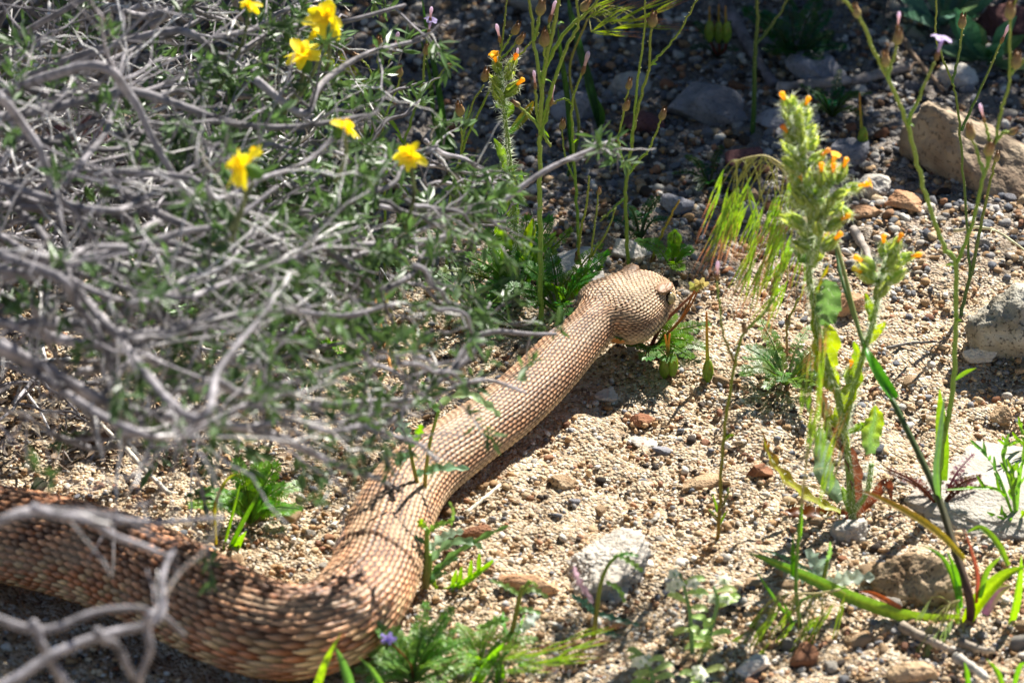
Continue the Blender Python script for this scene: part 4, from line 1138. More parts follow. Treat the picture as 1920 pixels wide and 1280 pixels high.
fiddleneck('tall hairy fiddleneck with yellow green wavy leaves and orange tipped flower spikes', (1600, 968),
    [[(1594, 900), (1586, 833), (1576, 766), (1562, 715), (1540, 648), (1527, 580), (1516, 507), (1520, 440), (1514, 350), (1503, 280), (1490, 200)],
     [(1584, 800), (1598, 740), (1620, 660), (1636, 608), (1648, 550), (1660, 490)], [(1526, 500), (1540, 430), (1556, 370)], [(1600, 960), (1626, 920), (1634, 870)]],
    [([(1588, 838), (1580, 770), (1604, 720), (1612, 670), (1602, 640)], .0042, LY, LG, (-.6, -.6, .3)),
     ([(1545, 660), (1528, 600), (1532, 540), (1555, 492)], .0028, LG, srgb(150, 130, 50), (.8, -.5, .2)),
     ([(1570, 730), (1548, 690), (1556, 640), (1548, 605)], .0052, LY, LY, (.3, -.9, .2)),
     ([(1572, 740), (1540, 690), (1532, 640), (1522, 585)], .0050, LY, LG, (.6, -.7, .3)),
     ([(1540, 610), (1550, 580), (1552, 545), (1545, 525)], .0064, LD, LD, (.1, -.9, .4)),
     ([(1632, 850), (1632, 815), (1640, 785), (1640, 760)], .0050, LD, LY, (.1, -.8, .5)),
     ([(1592, 850), (1560, 820), (1552, 795), (1545, 760), (1532, 728)], .0032, srgb(96, 116, 70), srgb(110, 80, 54), (.5, -.8, .4)),
     ([(1575, 940), (1545, 890), (1540, 840), (1535, 800)], .0050, srgb(110, 134, 110), srgb(120, 140, 100), (.2, -.8, .5)),
     ([(1600, 955), (1604, 900), (1590, 850), (1560, 800)], .0036, srgb(94, 62, 42), srgb(90, 62, 46), (.3, -.8, .4)),
     ([(1576, 960), (1520, 935), (1470, 895), (1440, 850), (1430, 812)], .0034, srgb(170, 180, 70), srgb(120, 70, 44), (.2, -.3, 1)),
     ([(1640, 612), (1630, 580), (1622, 550)], .0024, LG, LY, (.4, -.8, .3)), ([(1625, 645), (1645, 620), (1660, 604)], .0022, LY, LY, (.2, -.8, .5)),
     ([(1592, 810), (1612, 800), (1622, 792)], .002, LG, LG, (0, -.6, .8)), ([(1588, 830), (1565, 790), (1548, 782)], .0026, LY, LY, (0, -.6, .8)),
     ([(1600, 975), (1560, 968), (1510, 962), (1472, 958)], .0042, srgb(92, 58, 38), srgb(100, 66, 44), (0, -.4, 1)),
     ([(1605, 975), (1575, 975), (1548, 1000)], .0036, srgb(90, 54, 34), srgb(84, 50, 34), (0, -.7, .8)),
     ([(1605, 965), (1640, 930), (1662, 905), (1672, 935)], .0026, srgb(96, 60, 40), srgb(90, 56, 40), (0, -.7, .6)),
     ([(1612, 970), (1650, 985), (1690, 965)], .0030, srgb(84, 54, 38), srgb(96, 64, 44), (0, -.4, 1)),
     ([(1600, 968), (1590, 940), (1578, 912)], .0024, srgb(120, 150, 90), LG, (0, -.7, .6)),
     ([(1518, 490), (1500, 470), (1498, 445)], .0040, srgb(80, 116, 60), LG, (.5, -.8, .2)), ([(1520, 488), (1535, 475), (1532, 455)], .0030, LY, LY, (-.2, -.9, .3)),
     ([(1534, 470), (1545, 450), (1554, 432)], .0018, LY, srgb(140, 90, 50), (0, -.8, .4))],
    heads)
heads = [(936, 140, -.2, 1, 1.0, YEL, 0), (948, 150, .4, .9, 1.0, None, -.003), (956, 128, .3, .9, .9, srgb(255, 180, 50), 0), (945, 182, .6, .7, 1.2, ORG_, -.003), (940, 165, -.5, .8, 1.0, None, 0), (952, 142, .1, .9, .9, None, -.004), (944, 195, -.3, .6, 1.1, None, -.004)]
fiddleneck('small bristly fiddleneck with one open yellow flower among thin stems', (968, 560),
    [[(968, 500), (966, 430), (958, 340), (954, 285), (948, 230), (944, 188), (940, 145)]],
    [([(966, 420), (958, 380), (956, 345), (960, 315)], .0040, LG, LY, (.2, -.9, .2)), ([(962, 400), (975, 360), (978, 320)], .0022, srgb(90, 140, 50), LG, (-.5, -.8, .2)), ([(955, 330), (944, 295), (926, 260)], .0028, srgb(124, 156, 70), LG, (.3, -.8, .4)),
     ([(948, 220), (956, 205), (940, 195), (930, 202)], .0026, LG, srgb(140, 180, 60), (0, -.6, .8)), ([(956, 250), (985, 215), (1000, 190)], .0024, DGR, srgb(150, 130, 50), (0, -.8, .4)), ([(966, 470), (940, 440), (930, 415)], .0030, LG, LG, (0, -.8, .5)), ([(968, 500), (990, 450), (1000, 410)], .0034, srgb(110, 150, 60), LY, (0, -.8, .5)),
     ([(966, 540), (940, 490), (925, 450)], .0036, DGR, LG, (0, -.8, .5))], heads, r=.0017)

# ---- brome grass: culms, blades and drooping panicles of awned spikelets
def spikelet(root, p, d, L, col):
    d = unit(d); m = MB(); s = unit(np.cross(d, [0.1, 1, .2])); t = np.cross(s, d)
    for k in range(5):
        f = k / 5; e = s * (1 if k % 2 else -1) * .0006 + t * rng.normal(0, .0005)
        a = p + d * L * f * .45
        b = a + d * L * .62 + e * 1.6
        m.blade(spl([a, (a + b) / 2 + e * .8, b], 3), [.00013, .0003, .00026, .00004], [0.2, -1, .2], jit(col, .015).clip(.02), srgb(140, 160, 70), fold=.3)
        q = b + d * L * .5 + e * .9
        w = unit(np.cross(d, FWD)) * .00012
        m.put([b - w, b + w, q], [(0, 1, 2)], srgb(156, 116, 84))
    return m.build('spikelet', M_LEAF, root)

def grass(label, base, culms, blades, panicles, name='brome_grass', r=.0012):
    B = G(*base); root = thing(name, label, 'grass', B)
    for cu in culms:
        pts, c1, c2, rr = cu
        P = spl([PV(B, *q) for q in pts], 7); m = MB(); m.tube(P, [rr, rr * .6], c1, 7, c2); m.build('culm', M_STEM, root)
    for bl in blades:
        pts, w, c1, c2, up = bl
        P = spl([PV(B, *q) for q in pts], 8); m = MB()
        w *= .72; m.blade(P, [w * .7, w, w, w * .85, w * .5, w * .05], up, c1, c2, fold=.45, colmid=np.asarray(c1) * 1.2); m.build('blade', M_LEAF, root)
    for (path, n, hang, L, col, dy) in panicles:
        Q = spl([PV(B, x, y, dy) for x, y in path], 8); m = MB(); m.tube(Q, [.0006, .0003], srgb(190, 176, 120), 5); m.build('panicle_stalk', M_STEM, root)
        for k in range(n):
            i = int(len(Q) * (.12 + .86 * k / n)); p = Q[min(i, len(Q) - 1)]
            h = np.array(hang) + rng.normal(0, .14, 3)
            e = p + np.array([rng.normal(0, .006), rng.normal(0, .006), -abs(rng.normal(0, .010))]) + np.asarray(hang) * rng.uniform(0, .024)
            m = MB(); m.tube(spl([p, (p + e) / 2 + [0, 0, .002], e], 3), .00022, srgb(160, 160, 84), 4)
            o = spikelet(root, e, h, L * rng.uniform(.8, 1.15) / 100, col); m.build('pedicel', M_STEM, o)
    return root
GB = srgb(84, 130, 44)
grass('brome grass clump with dark purple culm leaning over the lichened rock', (1822, 1165),
    [([(1822, 1165), (1815, 1110), (1790, 1030, .015), (1762, 940, .035), (1727, 860, .05), (1672, 748, .07)], srgb(92, 50, 56), srgb(70, 96, 44), .0024),
     ([(1672, 748, .07), (1620, 645, .09), (1600, 580, .10), (1580, 500, .11), (1562, 440, .12), (1535, 405, .12), (1505, 372, .12), (1470, 320, .12), (1440, 296, .12)], srgb(86, 120, 50), srgb(196, 180, 130), .0012),
     ([(1620, 650, .09), (1600, 590, .10), (1577, 520, .11), (1568, 470, .12), (1560, 390, .13)], srgb(90, 124, 74), srgb(110, 140, 100), .0010)],
    [([(1678, 748, .07), (1655, 715, .075), (1630, 670, .08), (1617, 640, .09)], .0042, srgb(66, 140, 36), srgb(80, 140, 40), (.5, -.8, .3)),
     ([(1762, 935, .035), (1758, 880, .04), (1766, 800, .05), (1772, 735, .06)], .0030, srgb(90, 130, 60), srgb(110, 136, 110), (-.7, -.6, .2)),
     ([(1808, 1048), (1760, 1000), (1700, 960), (1640, 930), (1605, 918)], .0026, srgb(158, 150, 62), srgb(122, 78, 50), (.1, -.6, .8)),
     ([(1810, 1170), (1840, 1120), (1880, 1080), (1925, 1060)], .0050, srgb(150, 190, 40), srgb(110, 150, 40), (-.3, -.8, .5)),
     ([(1796, 1150), (1794, 1110), (1770, 1050), (1730, 1020)], .0022, srgb(110, 160, 60), srgb(90, 140, 60), (.3, -.8, .5)),
     ([(1800, 1140), (1792, 1080), (1775, 1030)], .0024, srgb(100, 160, 50), srgb(90, 140, 50), (.3, -.8, .4)),
     ([(1830, 1130), (1832, 1080), (1820, 1030), (1808, 990)], .0016, srgb(140, 84, 66), srgb(140, 96, 70), (.3, -.8, .4)),
     ([(1836, 1120), (1850, 1070), (1880, 1040)], .0022, srgb(90, 130, 50), srgb(120, 150, 60), (.3, -.8, .4)),
     ([(1895, 1170), (1905, 1130), (1912, 1080), (1915, 1040)], .0028, srgb(130, 180, 50), srgb(120, 170, 50), (.2, -.8, .4)),
     ([(1890, 1060), (1870, 1020), (1840, 990), (1812, 998)], .0024, srgb(110, 150, 50), srgb(110, 150, 60), (.2, -.6, .6)),
     ([(1800, 1160), (1720, 1160), (1620, 1130), (1520, 1085), (1440, 1050), (1404, 1036)], .0044, srgb(120, 150, 60), srgb(74, 124, 60), (.1, -.75, .6)),
     ([(1790, 1172), (1720, 1172), (1655, 1170)], .0022, srgb(196, 150, 80), srgb(180, 100, 70), (0, -.6, .8)),
     ([(1830, 1175), (1870, 1180), (1920, 1172)], .0026, srgb(190, 140, 90), srgb(200, 190, 170), (0, -.6, .8)),
     ([(1845, 1150), (1870, 1110), (1900, 1095)], .0036, srgb(84, 56, 70), srgb(110, 120, 60), (.2, -.8, .4)),
     ([(1690, 1140), (1640, 1115), (1610, 1108)], .0020, srgb(164, 104, 64), srgb(160, 100, 66), (0, -.6, .8))],
    [([(1505, 372), (1478, 322), (1440, 294), (1405, 295), (1375, 304)], 40, (-.30, -.02, -1.0), 2.7, srgb(112, 152, 58), .12),
     ([(1512, 385), (1500, 392), (1482, 398), (1460, 410)], 24, (-.30, -.08, -1.0), 3.0, srgb(108, 150, 58), .115),
     ([(1800, 1125), (1785, 1130), (1770, 1140)], 20, (-.35, -.1, -1.0), 2.8, srgb(150, 176, 120), -.012)])
grass('slender brome grass with one upright head and one drooping green panicle', (1500, 1175),
    [([(1500, 1175), (1492, 1100), (1497, 1010), (1503, 945)], srgb(90, 130, 60), srgb(120, 160, 50), .0011), ([(1500, 1175), (1500, 1130), (1540, 1112), (1585, 1100)], srgb(100, 140, 60), srgb(130, 160, 80), .0009)],
    [([(1486, 1080), (1484, 1040), (1487, 1000)], .0026, srgb(80, 136, 50), srgb(84, 130, 50), (.7, -.6, .2)), ([(1497, 1015), (1499, 980), (1504, 940)], .0020, srgb(110, 170, 50), srgb(110, 170, 50), (.5, -.7, .2)), ([(1495, 1180), (1450, 1120), (1412, 1060)], .0014, srgb(90, 140, 50), srgb(90, 140, 70), (.3, -.7, .4)), ([(1490, 1185), (1478, 1150), (1470, 1130)], .0014, srgb(100, 150, 50), srgb(90, 140, 70), (.3, -.7, .4))],
    [([(1503, 945), (1508, 900), (1515, 850), (1526, 790), (1530, 765)], 12, (.05, -.05, 1.0), 3.0, srgb(100, 144, 50), 0.0),
     ([(1575, 1105), (1530, 1112), (1480, 1112), (1455, 1122)], 34, (-.55, -.1, -1.0), 2.7, srgb(104, 140, 54), -.010)])
grass('bristly grass head arching over the shaded gravel beside budded stems', (1065, 330),
    [([(1065, 330), (1085, 240), (1068, 130), (1100, 40)], DGR, srgb(150, 140, 60), .0010)], [([(1072, 300), (1062, 180), (1050, 100), (1045, 40)], .0024, srgb(50, 90, 36), srgb(70, 100, 44), (.5, -.8, .2))],
    [([(1100, 40), (1112, 22), (1125, 10)], 12, (.85, -.1, .25), 2.6, srgb(120, 140, 44), 0.0)])
grass('brome tuft with bristly green head leaning out of the grey shrub', (690, 330),
    [([(690, 330), (684, 220), (672, 165), (655, 140)], srgb(90, 120, 50), srgb(120, 140, 50), .0010)], [([(690, 300), (700, 220), (694, 150)], .0016, srgb(80, 120, 40), srgb(100, 140, 40), (.5, -.8, .2))],
    [([(668, 160), (656, 135), (645, 118)], 10, (-.55, -.1, .8), 2.4, srgb(130, 150, 40), 0.0)])
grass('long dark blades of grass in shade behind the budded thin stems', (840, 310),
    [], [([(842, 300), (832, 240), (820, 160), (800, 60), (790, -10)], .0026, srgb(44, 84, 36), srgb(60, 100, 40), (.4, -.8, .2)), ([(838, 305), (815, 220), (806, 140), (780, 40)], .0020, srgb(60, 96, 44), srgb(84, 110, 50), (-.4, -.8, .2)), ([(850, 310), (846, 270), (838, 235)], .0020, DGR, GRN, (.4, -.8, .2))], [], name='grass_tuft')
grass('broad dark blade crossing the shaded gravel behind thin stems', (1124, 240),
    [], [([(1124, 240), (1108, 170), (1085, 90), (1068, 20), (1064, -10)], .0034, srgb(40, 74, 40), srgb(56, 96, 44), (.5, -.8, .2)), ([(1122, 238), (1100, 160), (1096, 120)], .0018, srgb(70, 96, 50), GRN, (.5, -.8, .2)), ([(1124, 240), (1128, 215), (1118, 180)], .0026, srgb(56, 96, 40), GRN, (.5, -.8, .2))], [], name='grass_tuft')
grass('fresh grass blades crossing the ferny clump inside the snake bend', (425, 1040),
    [], [([(422, 1045), (450, 985), (480, 930), (490, 915)], .0020, srgb(84, 130, 44), srgb(70, 110, 40), (.5, -.8, .2)), ([(430, 1052), (442, 1020), (462, 995)], .0036, srgb(120, 176, 50), srgb(130, 180, 50), (.4, -.8, .2)), ([(405, 1020), (402, 950), (420, 905), (440, 890), (456, 900)], .0014, srgb(130, 120, 50), srgb(96, 140, 50), (.5, -.8, .2)), ([(418, 1030), (436, 960), (452, 900)], .0012, srgb(100, 140, 50), srgb(110, 150, 60), (.5, -.8, .2))], [], name='grass_tuft')
grass('bristly green grass head bending low before the forked seedling', (935, 1275),
    [([(935, 1275), (940, 1235), (952, 1222)], GB, GB, .0012)], [([(880, 1300), (905, 1262), (930, 1225), (945, 1205)], .0034, srgb(110, 164, 50), srgb(120, 176, 60), (-.4, -.8, .3)), ([(940, 1300), (935, 1262), (940, 1235)], .0040, srgb(100, 150, 50), srgb(90, 140, 50), (.4, -.8, .3))],
    [([(940, 1245), (950, 1230), (962, 1222)], 10, (.95, -.1, .4), 2.6, srgb(84, 130, 44), 0.0)])
grass('blurred bright grass blades in front of the snake bend', (575, 1400),
    [], [([(575, 1400), (590, 1310), (612, 1240), (640, 1185)], .0030, srgb(130, 170, 60), srgb(150, 180, 70), (-.4, -.8, .3)), ([(662, 1380), (655, 1290), (640, 1240), (628, 1212)], .0034, srgb(96, 150, 70), srgb(110, 160, 80), (.5, -.8, .2)), ([(700, 1390), (720, 1310), (700, 1260), (672, 1230)], .0022, srgb(96, 150, 60), srgb(120, 160, 80), (.5, -.8, .2))], [], name='grass_tuft')
grass('short bright grass blades beside the elongated pale cobble', (1880, 1290),
    [], [([(1880, 1290), (1870, 1260), (1850, 1235)], .0020, srgb(110, 160, 50), srgb(120, 170, 60), (.3, -.8, .3)), ([(1815, 1290), (1812, 1262), (1808, 1240)], .0020, srgb(96, 150, 50), srgb(110, 160, 60), (.3, -.8, .3)), ([(1900, 1285), (1910, 1250), (1925, 1240)], .0020, srgb(96, 150, 50), srgb(110, 160, 60), (.3, -.8, .3))], [], name='grass_tuft')

# ---- leafy plant with round pale leaves in the sunny far corner
def round_leaf_plant(label, px, py, n, L, col, seed):
    B = G(px, py); root = thing('round_leafed_weed', label, 'weed', B); r_ = np.random.default_rng(seed)
    for k in range(n):
        a = r_.uniform(0, 6.28); el = r_.uniform(.2, 1.0); d = np.array([cos(a) * cos(el), sin(a) * cos(el), sin(el)]) * L * r_.uniform(.6, 1.2) / 100
        m = MB(); m.blade(spl([B, B + d * .5, B + d], 5), [.0006, .001, .0048, .0062, .004, .0006], [r_.normal(0, .3), -.3, 1], jit(col, .02).clip(.02), fold=.25); m.build('leaf', M_LEAF, root)
round_leaf_plant('weed with round pale green leaves in sun behind the lavender flower', 1850, 110, 16, 3.2, srgb(110, 146, 110), 5)
round_leaf_plant('weed with pale round leaves catching sun near the boulder top', 1765, 60, 18, 3.6, srgb(96, 132, 104), 6)

# --------------------------------------------------- grey twiggy goldenbush
BARK = srgb(150, 145, 148); BARK_SUNLIT = srgb(232, 228, 224); BARKD = srgb(104, 94, 88)  # the near-white tone paints sun highlights onto the twigs
def shrub():
    r_ = np.random.default_rng(21)
    root_p = G(-330, 620); root_p[2] = 0.0
    root = thing('goldenbush', 'tangled grey twiggy shrub with small green leaves and yellow flowers', 'shrub', root_p)
    fol = MB()
    flowers = []
    def wig(P, amp):
        n = len(P); 
        for k in range(3):
            P = P + (amp / (k + 1)) * np.sin(np.linspace(0, (k + 1) * 4.2, n) + r_.uniform(0, 6.28))[:, None] * unit(r_.normal(size=3)) * np.sin(np.linspace(0, PI, n))[:, None]
        return P
    def tuft(p, d, n=10, L=.009):
        for _ in range(n):
            a = unit(d * r_.uniform(.3, 1.2) + r_.normal(0, .7, 3))
            c = np.array(srgb(88, 118, 68)) * r_.uniform(.55, 1.3)
            q = p + d * r_.uniform(-.008, .006)
            ln = L * r_.uniform(.5, 1.1)
            fol.sliver(q, q + a * ln, ln * .13, unit(r_.normal(size=3) * .6 + [0, -.2, 1]), c, c * 1.2)
    def twig(m, p, d, L, r, lev, leafy, colr=None):
        n = 5
        d = unit(d)
        P = wig(np.array([p + d * L * t + np.array([0, 0, .12 * L * t * t * r_.uniform(-1, 1)]) for t in np.linspace(0, 1, n + 1)]), L * .05)
        c = (np.array(BARK) * r_.uniform(.45, 1.15)) if r_.random() < .72 else np.array(BARK_SUNLIT)  # grey varies at random; the pale share stands for sunlit twigs
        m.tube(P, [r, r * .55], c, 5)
        if leafy > 0 and r_.random() < leafy * .55:
            dd = unit(P[-1] - P[-2])
            tuft(P[-1], dd, int(12 + r_.integers(8)), .011)
            if r_.random() < .3: tuft(P[-2], dd, 5)
        if lev > 0:
            for k in range(int(r_.integers(1, 3))):
                f = r_.uniform(.25, .95); i = int(f * n); q = P[i] + (P[min(i + 1, n)] - P[i]) * (f * n - i)
                a = unit(d + r_.normal(0, .75, 3))
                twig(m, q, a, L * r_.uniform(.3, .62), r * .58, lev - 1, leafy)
    def branch(pts3, r0, r1, nside, leafy, sub=1, lead=True, L=(.03, .09)):
        """pts3: where the branch runs; it grows from the crown of the root"""
        pts = list(pts3)
        if lead:
            a = root_p + np.array([r_.uniform(-.02, .02), r_.uniform(-.02, .02), .0]); b = pts[0]
            mid = a * .45 + b * .55 + np.array([0, 0, .03]) + r_.normal(0, .012, 3)
            pts = [a, mid] + pts
            lp = 2
        else: lp = 0
        P = spl(pts, 6); P = wig(P, .004)
        m = MB(); c = np.array(BARK) * r_.uniform(.5, 1.15)
        m.tube(P, [r0 * 1.25, r0, r1], c, 7)
        n = len(P); i0 = lp * 6
        for k in range(nside):
            i = int(r_.integers(max(i0 - 3, 0), n - 1)); d = unit(P[min(i + 1, n - 1)] - P[i])
            f = i / n
            a = unit(d * .8 + r_.normal(0, .8, 3) + np.array([0.1, 0, .1]))
            twig(m, P[i], a, r_.uniform(*L), max(r1, r0 * (1 - f) * .6) * .75, sub, leafy)
        d = unit(P[-1] - P[-2])
        if leafy > .5: tuft(P[-1], d, 9)
        m.build('branch', M_TWIG, root)
        return P
    def dep(py, j=.06): return 2.06 + .38 * np.clip(1 - py / 1000, -.2, 1.6) + r_.uniform(-j, j)
    H = lambda pts, d: [PD(x, y, d - .03 + k * .012) for k, (x, y) in enumerate(pts)]
    # branches that can be followed in the photograph
    named = [
        ([(-60, 225), (100, 190), (240, 165), (330, 190), (450, 232), (560, 240), (705, 214)], 2.28, .0023, .0011, 12, .25),
        ([(-40, 160), (60, 250), (100, 340), (145, 390), (190, 470)], 2.22, .0020, .0010, 9, .1),
        ([(150, 130), (240, 190), (290, 250), (345, 350), (372, 410)], 2.26, .0021, .0011, 9, .25),
        ([(-60, 470), (130, 480), (250, 462), (340, 440), (430, 420), (520, 350)], 2.20, .0024, .0009, 12, .4),
        ([(-40, 520), (180, 505), (360, 490), (450, 475), (560, 466), (700, 460), (830, 447), (930, 388), (1020, 322), (1110, 280), (1150, 262)], 2.28, .0024, .0008, 16, .6),
        ([(-60, 590), (150, 590), (260, 617), (400, 600), (520, 585), (640, 590), (740, 570)], 2.18, .0024, .0009, 13, .4),
        ([(80, 520), (150, 575), (195, 650), (220, 760), (235, 830)], 2.16, .0020, .0010, 8, .1),
        ([(-60, 610), (100, 690), (200, 740), (330, 772), (500, 802), (580, 850), (650, 886), (712, 895)], 2.16, .0026, .0009, 13, .2),
        ([(120, 640), (260, 660), (330, 700), (480, 757), (620, 750), (720, 745), (800, 742), (905, 712), (985, 736)], 2.22, .0021, .0007, 13, .45),
        ([(430, 480), (560, 440), (640, 497), (704, 551), (735, 600)], 2.3, .0016, .0008, 7, .4),
        ([(500, 640), (704, 551), (768, 497), (800, 470)], 2.3, .0014, .0007, 6, .5),
        ([(700, 800), (760, 770), (848, 702), (889, 632), (919, 568)], 2.34, .0016, .0008, 5, .5),
        ([(848, 702), (889, 632), (960, 628), (1043, 626)], 2.34, .0013, .0008, 3, .2),
        ([(300, 60), (420, 110), (520, 60), (640, 45), (760, 10)], 2.38, .0018, .0009, 9, .5),
        ([(480, 150), (560, 210), (600, 150), (670, 110), (790, 75)], 2.36, .0017, .0010, 7, .3),
        ([(330, 330), (420, 360), (500, 330), (560, 310), (640, 250)], 2.25, .0014, .0008, 8, .7),
        ([(560, 440), (640, 400), (720, 350), (770, 300)], 2.3, .0013, .0008, 7, .8),
        ([(600, 500), (700, 470), (800, 430), (880, 400), (965, 360)], 2.34, .0013, .0007, 8, .8),
        # low twigs in front of the snake
        ([(-300, 900), (-80, 985), (40, 962), (110, 962), (270, 988), (420, 970)], 2.02, .0021, .0010, 1, 0),
        ([(60, 950), (150, 985), (240, 1015), (320, 1045)], 2.02, .0016, .0012, 1, 0),
        ([(-300, 1040), (-40, 1140), (90, 1165), (180, 1150), (285, 1150), (345, 1190)], 1.98, .0017, .0010, 1, 0),
        ([(-250, 1380), (-20, 1300), (100, 1240), (200, 1190), (285, 1150), (305, 1080), (325, 1030)], 1.97, .0019, .0010, 1, 0),
        ([(285, 1150), (272, 1215), (262, 1290)], 1.99, .0015, .0012, 0, 0),
        ([(60, 1165), (110, 1245), (120, 1310)], 2.0, .0016, .0011, 1, 0),
        ([(180, 1180), (220, 1240), (260, 1290)], 1.98, .0016, .0011, 0, 0),
    ]
    for pts, d, r0, r1, ns, lf in named:
        branch(H(pts, d), r0, r1, ns, lf, sub=1, lead=pts[0][0] < 400 and d > 2.1, L=(.012, .032) if pts[-1][0] > 690 else (.03, .08))
    # the tangle between them
    for k in range(78):
        x = r_.uniform(-120, 420); y = r_.uniform(-60, 830)
        n = 4; a = r_.normal(0.12, .55); st = r_.uniform(60, 125)
        d0 = dep(y, .10)
        pts = []
        for q in range(n):
            pts.append(PD(x, y, d0 + .02 * q)); x += st * cos(a); y += st * sin(a); a += r_.normal(0, .3)
            if x > 760 - .25 * abs(y - 400): break
        if len(pts) < 3 or y > 900: continue
        branch(pts, r_.uniform(.0011, .0020), .0008, 9, .10 if x < 420 else .6, sub=1, lead=r_.random() < .45, L=(.02, .07))
    # leafy tips towards the gilia stems
    spots = [(700, 190), (730, 230), (560, 320), (590, 350), (530, 280), (820, 390), (880, 400), (860, 340), (855, 600), (800, 690), (700, 780), (640, 800), (760, 825), (830, 690), (480, 430), (650, 440), (560, 480), (600, 590), (420, 290), (690, 640), (540, 130), (480, 110)]
    for k in range(48):
        x, y = spots[k] if k < len(spots) else (r_.uniform(430, 880), r_.uniform(150, 830))
        if k >= len(spots) and x > 640 and y < 260: continue
        if k >= len(spots) and y > 560 and min(math.hypot(x + 30 - q[0], y - q[1]) for q in SN) < 150: continue
        a = r_.normal(.1, .5); d0 = dep(y, .05) + .04
        branch([PD(x - 60 * cos(a), y - 60 * sin(a), d0), PD(x, y, d0 + .01), PD(x + 70 * cos(a + .2), y + 70 * sin(a + .2), d0 + .02)], .0010, .0007, 5, .95, sub=0, lead=False, L=(.012, .035))
    # the rest of the crown, above and beyond what the picture takes in
    for k in range(62):
        x = r_.uniform(-.50, .03); y = r_.uniform(-.12, .36); z = r_.uniform(.30, .60)
        if x > -.25 and z < .44: z += .14
        e = np.array([x, y, z]); b = root_p * .5 + e * .5 + np.array([0, 0, .06])
        branch([b, b * .4 + e * .6 + r_.normal(0, .015, 3), e], .0024, .0010, 9, .7, sub=1, lead=True, L=(.03, .08))
    # low dead twigs and leaf litter under the crown
    for k in range(120):
        px = r_.uniform(-160, 640); py = r_.uniform(60, 860)
        if px > 420 and r_.random() < .6: continue
        p = G(px, py) + np.array([0, 0, r_.uniform(.003, .07)])
        if not off_snake(p[0], p[1], .02)[0]: continue
        a = r_.uniform(0, 6.28); m = MB()
        twig(m, p, np.array([cos(a), sin(a), r_.normal(.15, .2)]), r_.uniform(.05, .12), r_.uniform(.0007, .0016), 2, 0.05)
        m.build('branch', M_TWIG, root)
    # yellow flowers, each on its own twig tip
    for (px, py, d, s) in [(613, 35, 2.34, 1.4), (606, 62, 2.36, 1.0), (570, 105, 2.34, 1.3), (645, 238, 2.24, .95), (455, 312, 2.16, 1.35), (770, 293, 2.26, .95), (467, 10, 2.34, .7), (728, 551, 2.36, .4), (478, 285, 2.17, .5)]:
        p = PD(px, py, d); m = MB()
        face = unit(np.array([r_.normal(0, .5), -.35 + r_.normal(0, .3), .8])); fs = unit(np.cross(face, [.3, 1, .1])); ft = np.cross(face, fs)
        for k in range(11):
            a = k * 2.4 + r_.normal(0, .25); e = (fs * cos(a) + ft * sin(a)) * r_.uniform(.5, 1.15) + face * r_.uniform(-.25, .45)
            m.blade(spl([p, p + e * .0046 * s, p + e * .0085 * s - np.array([0, 0, .0012])], 3), [.0007, .0021 * s, .0020 * s, .0007], unit(face + r_.normal(0, .35, 3)), srgb(248, 226, 70), srgb(250, 232, 80), fold=.25)
        for k in range(9):
            e = unit(r_.normal(0, .5, 3) + face); m.sliver(p, p + e * .0052 * s, .0006, ft, srgb(255, 220, 60), srgb(255, 206, 50))
        m.blob(p - face * .008 * s, face, .008 * s, .0024 * s, srgb(96, 128, 60))
        o = m.build('flower', M_PETAL, root)
        q = p - np.array([r_.uniform(.0, .02), -.01, r_.uniform(.03, .05)])
        m = MB(); m.tube(spl([p - [0, 0, .005], (p + q) / 2 + [.003, 0, 0], q], 5), [.0007, .0011], srgb(116, 124, 84), 5); m.build('flower_stalk', M_TWIG, o)
    fol.build('foliage', M_BUSH, root, kind='stuff', smooth=False)
shrub()

# -------------------------------------- dark leafy shrub behind, throwing the shade
def dark_shrub(label, cx, cy, rx, ry, h, n, seed, low=.03):
    r_ = np.random.default_rng(seed)
    B = np.array([cx, cy, 0.0]); root = thing('leafy_shrub', label, 'shrub', B); fol = MB(); cr = []
    for k in range(n):
        a = r_.uniform(0, 2 * PI); q = math.sqrt(r_.random()); z = h * r_.uniform(.12, 1.0)
        f = math.sqrt(max(.05, 1 - (z / h - .35) ** 2 * 1.6))
        e = np.array([cx + cos(a) * rx * q * f, cy + sin(a) * ry * q * f, max(z, low)])
        b = B * .55 + e * .45 + np.array([0, 0, .03])
        P = spl([B + r_.normal(0, .008, 3) * [1, 1, 0], b + r_.normal(0, .015, 3), e], 6)
        m = MB(); m.tube(P, [.0036, .0012], np.array(srgb(96, 84, 72)) * r_.uniform(.7, 1.1), 6); m.build('branch', M_TWIG, root)
        for t in range(9):
            i = int(r_.integers(6, len(P))); p = P[i]; d = unit(e - b + r_.normal(0, .06, 3))
            tip = p + unit(d + r_.normal(0, .8, 3)) * r_.uniform(.02, .05)
            fol.tube(np.array([p, (p + tip) / 2 + r_.normal(0, .002, 3), tip]), [.0008, .0005], srgb(90, 84, 60), 4)
            for l_ in range(12):
                o = p + (tip - p) * r_.uniform(.2, 1.05); aa = unit(d * .4 + r_.normal(0, .8, 3)); ln = r_.uniform(.008, .017)
                c = np.array(srgb(70, 110, 52)) * r_.uniform(.55, 1.3)
                fol.sliver(o, o + aa * ln, ln * .17, unit(r_.normal(size=3) * .7 + [0, 0, 1]), c, c * 1.15)
    fol.build('foliage', M_LEAF, root, kind='stuff', smooth=False)
dark_shrub('dark green leafy shrub shading the gravel behind the hairy flower spike', .24, .63, .27, .26, .70, 220, 5)
dark_shrub('dark green shrub beyond the long dark grass blades', -.04, .68, .18, .26, .56, 120, 8)
dark_shrub('dark shrub beyond the brown boulder', .52, .62, .16, .2, .46, 50, 9)

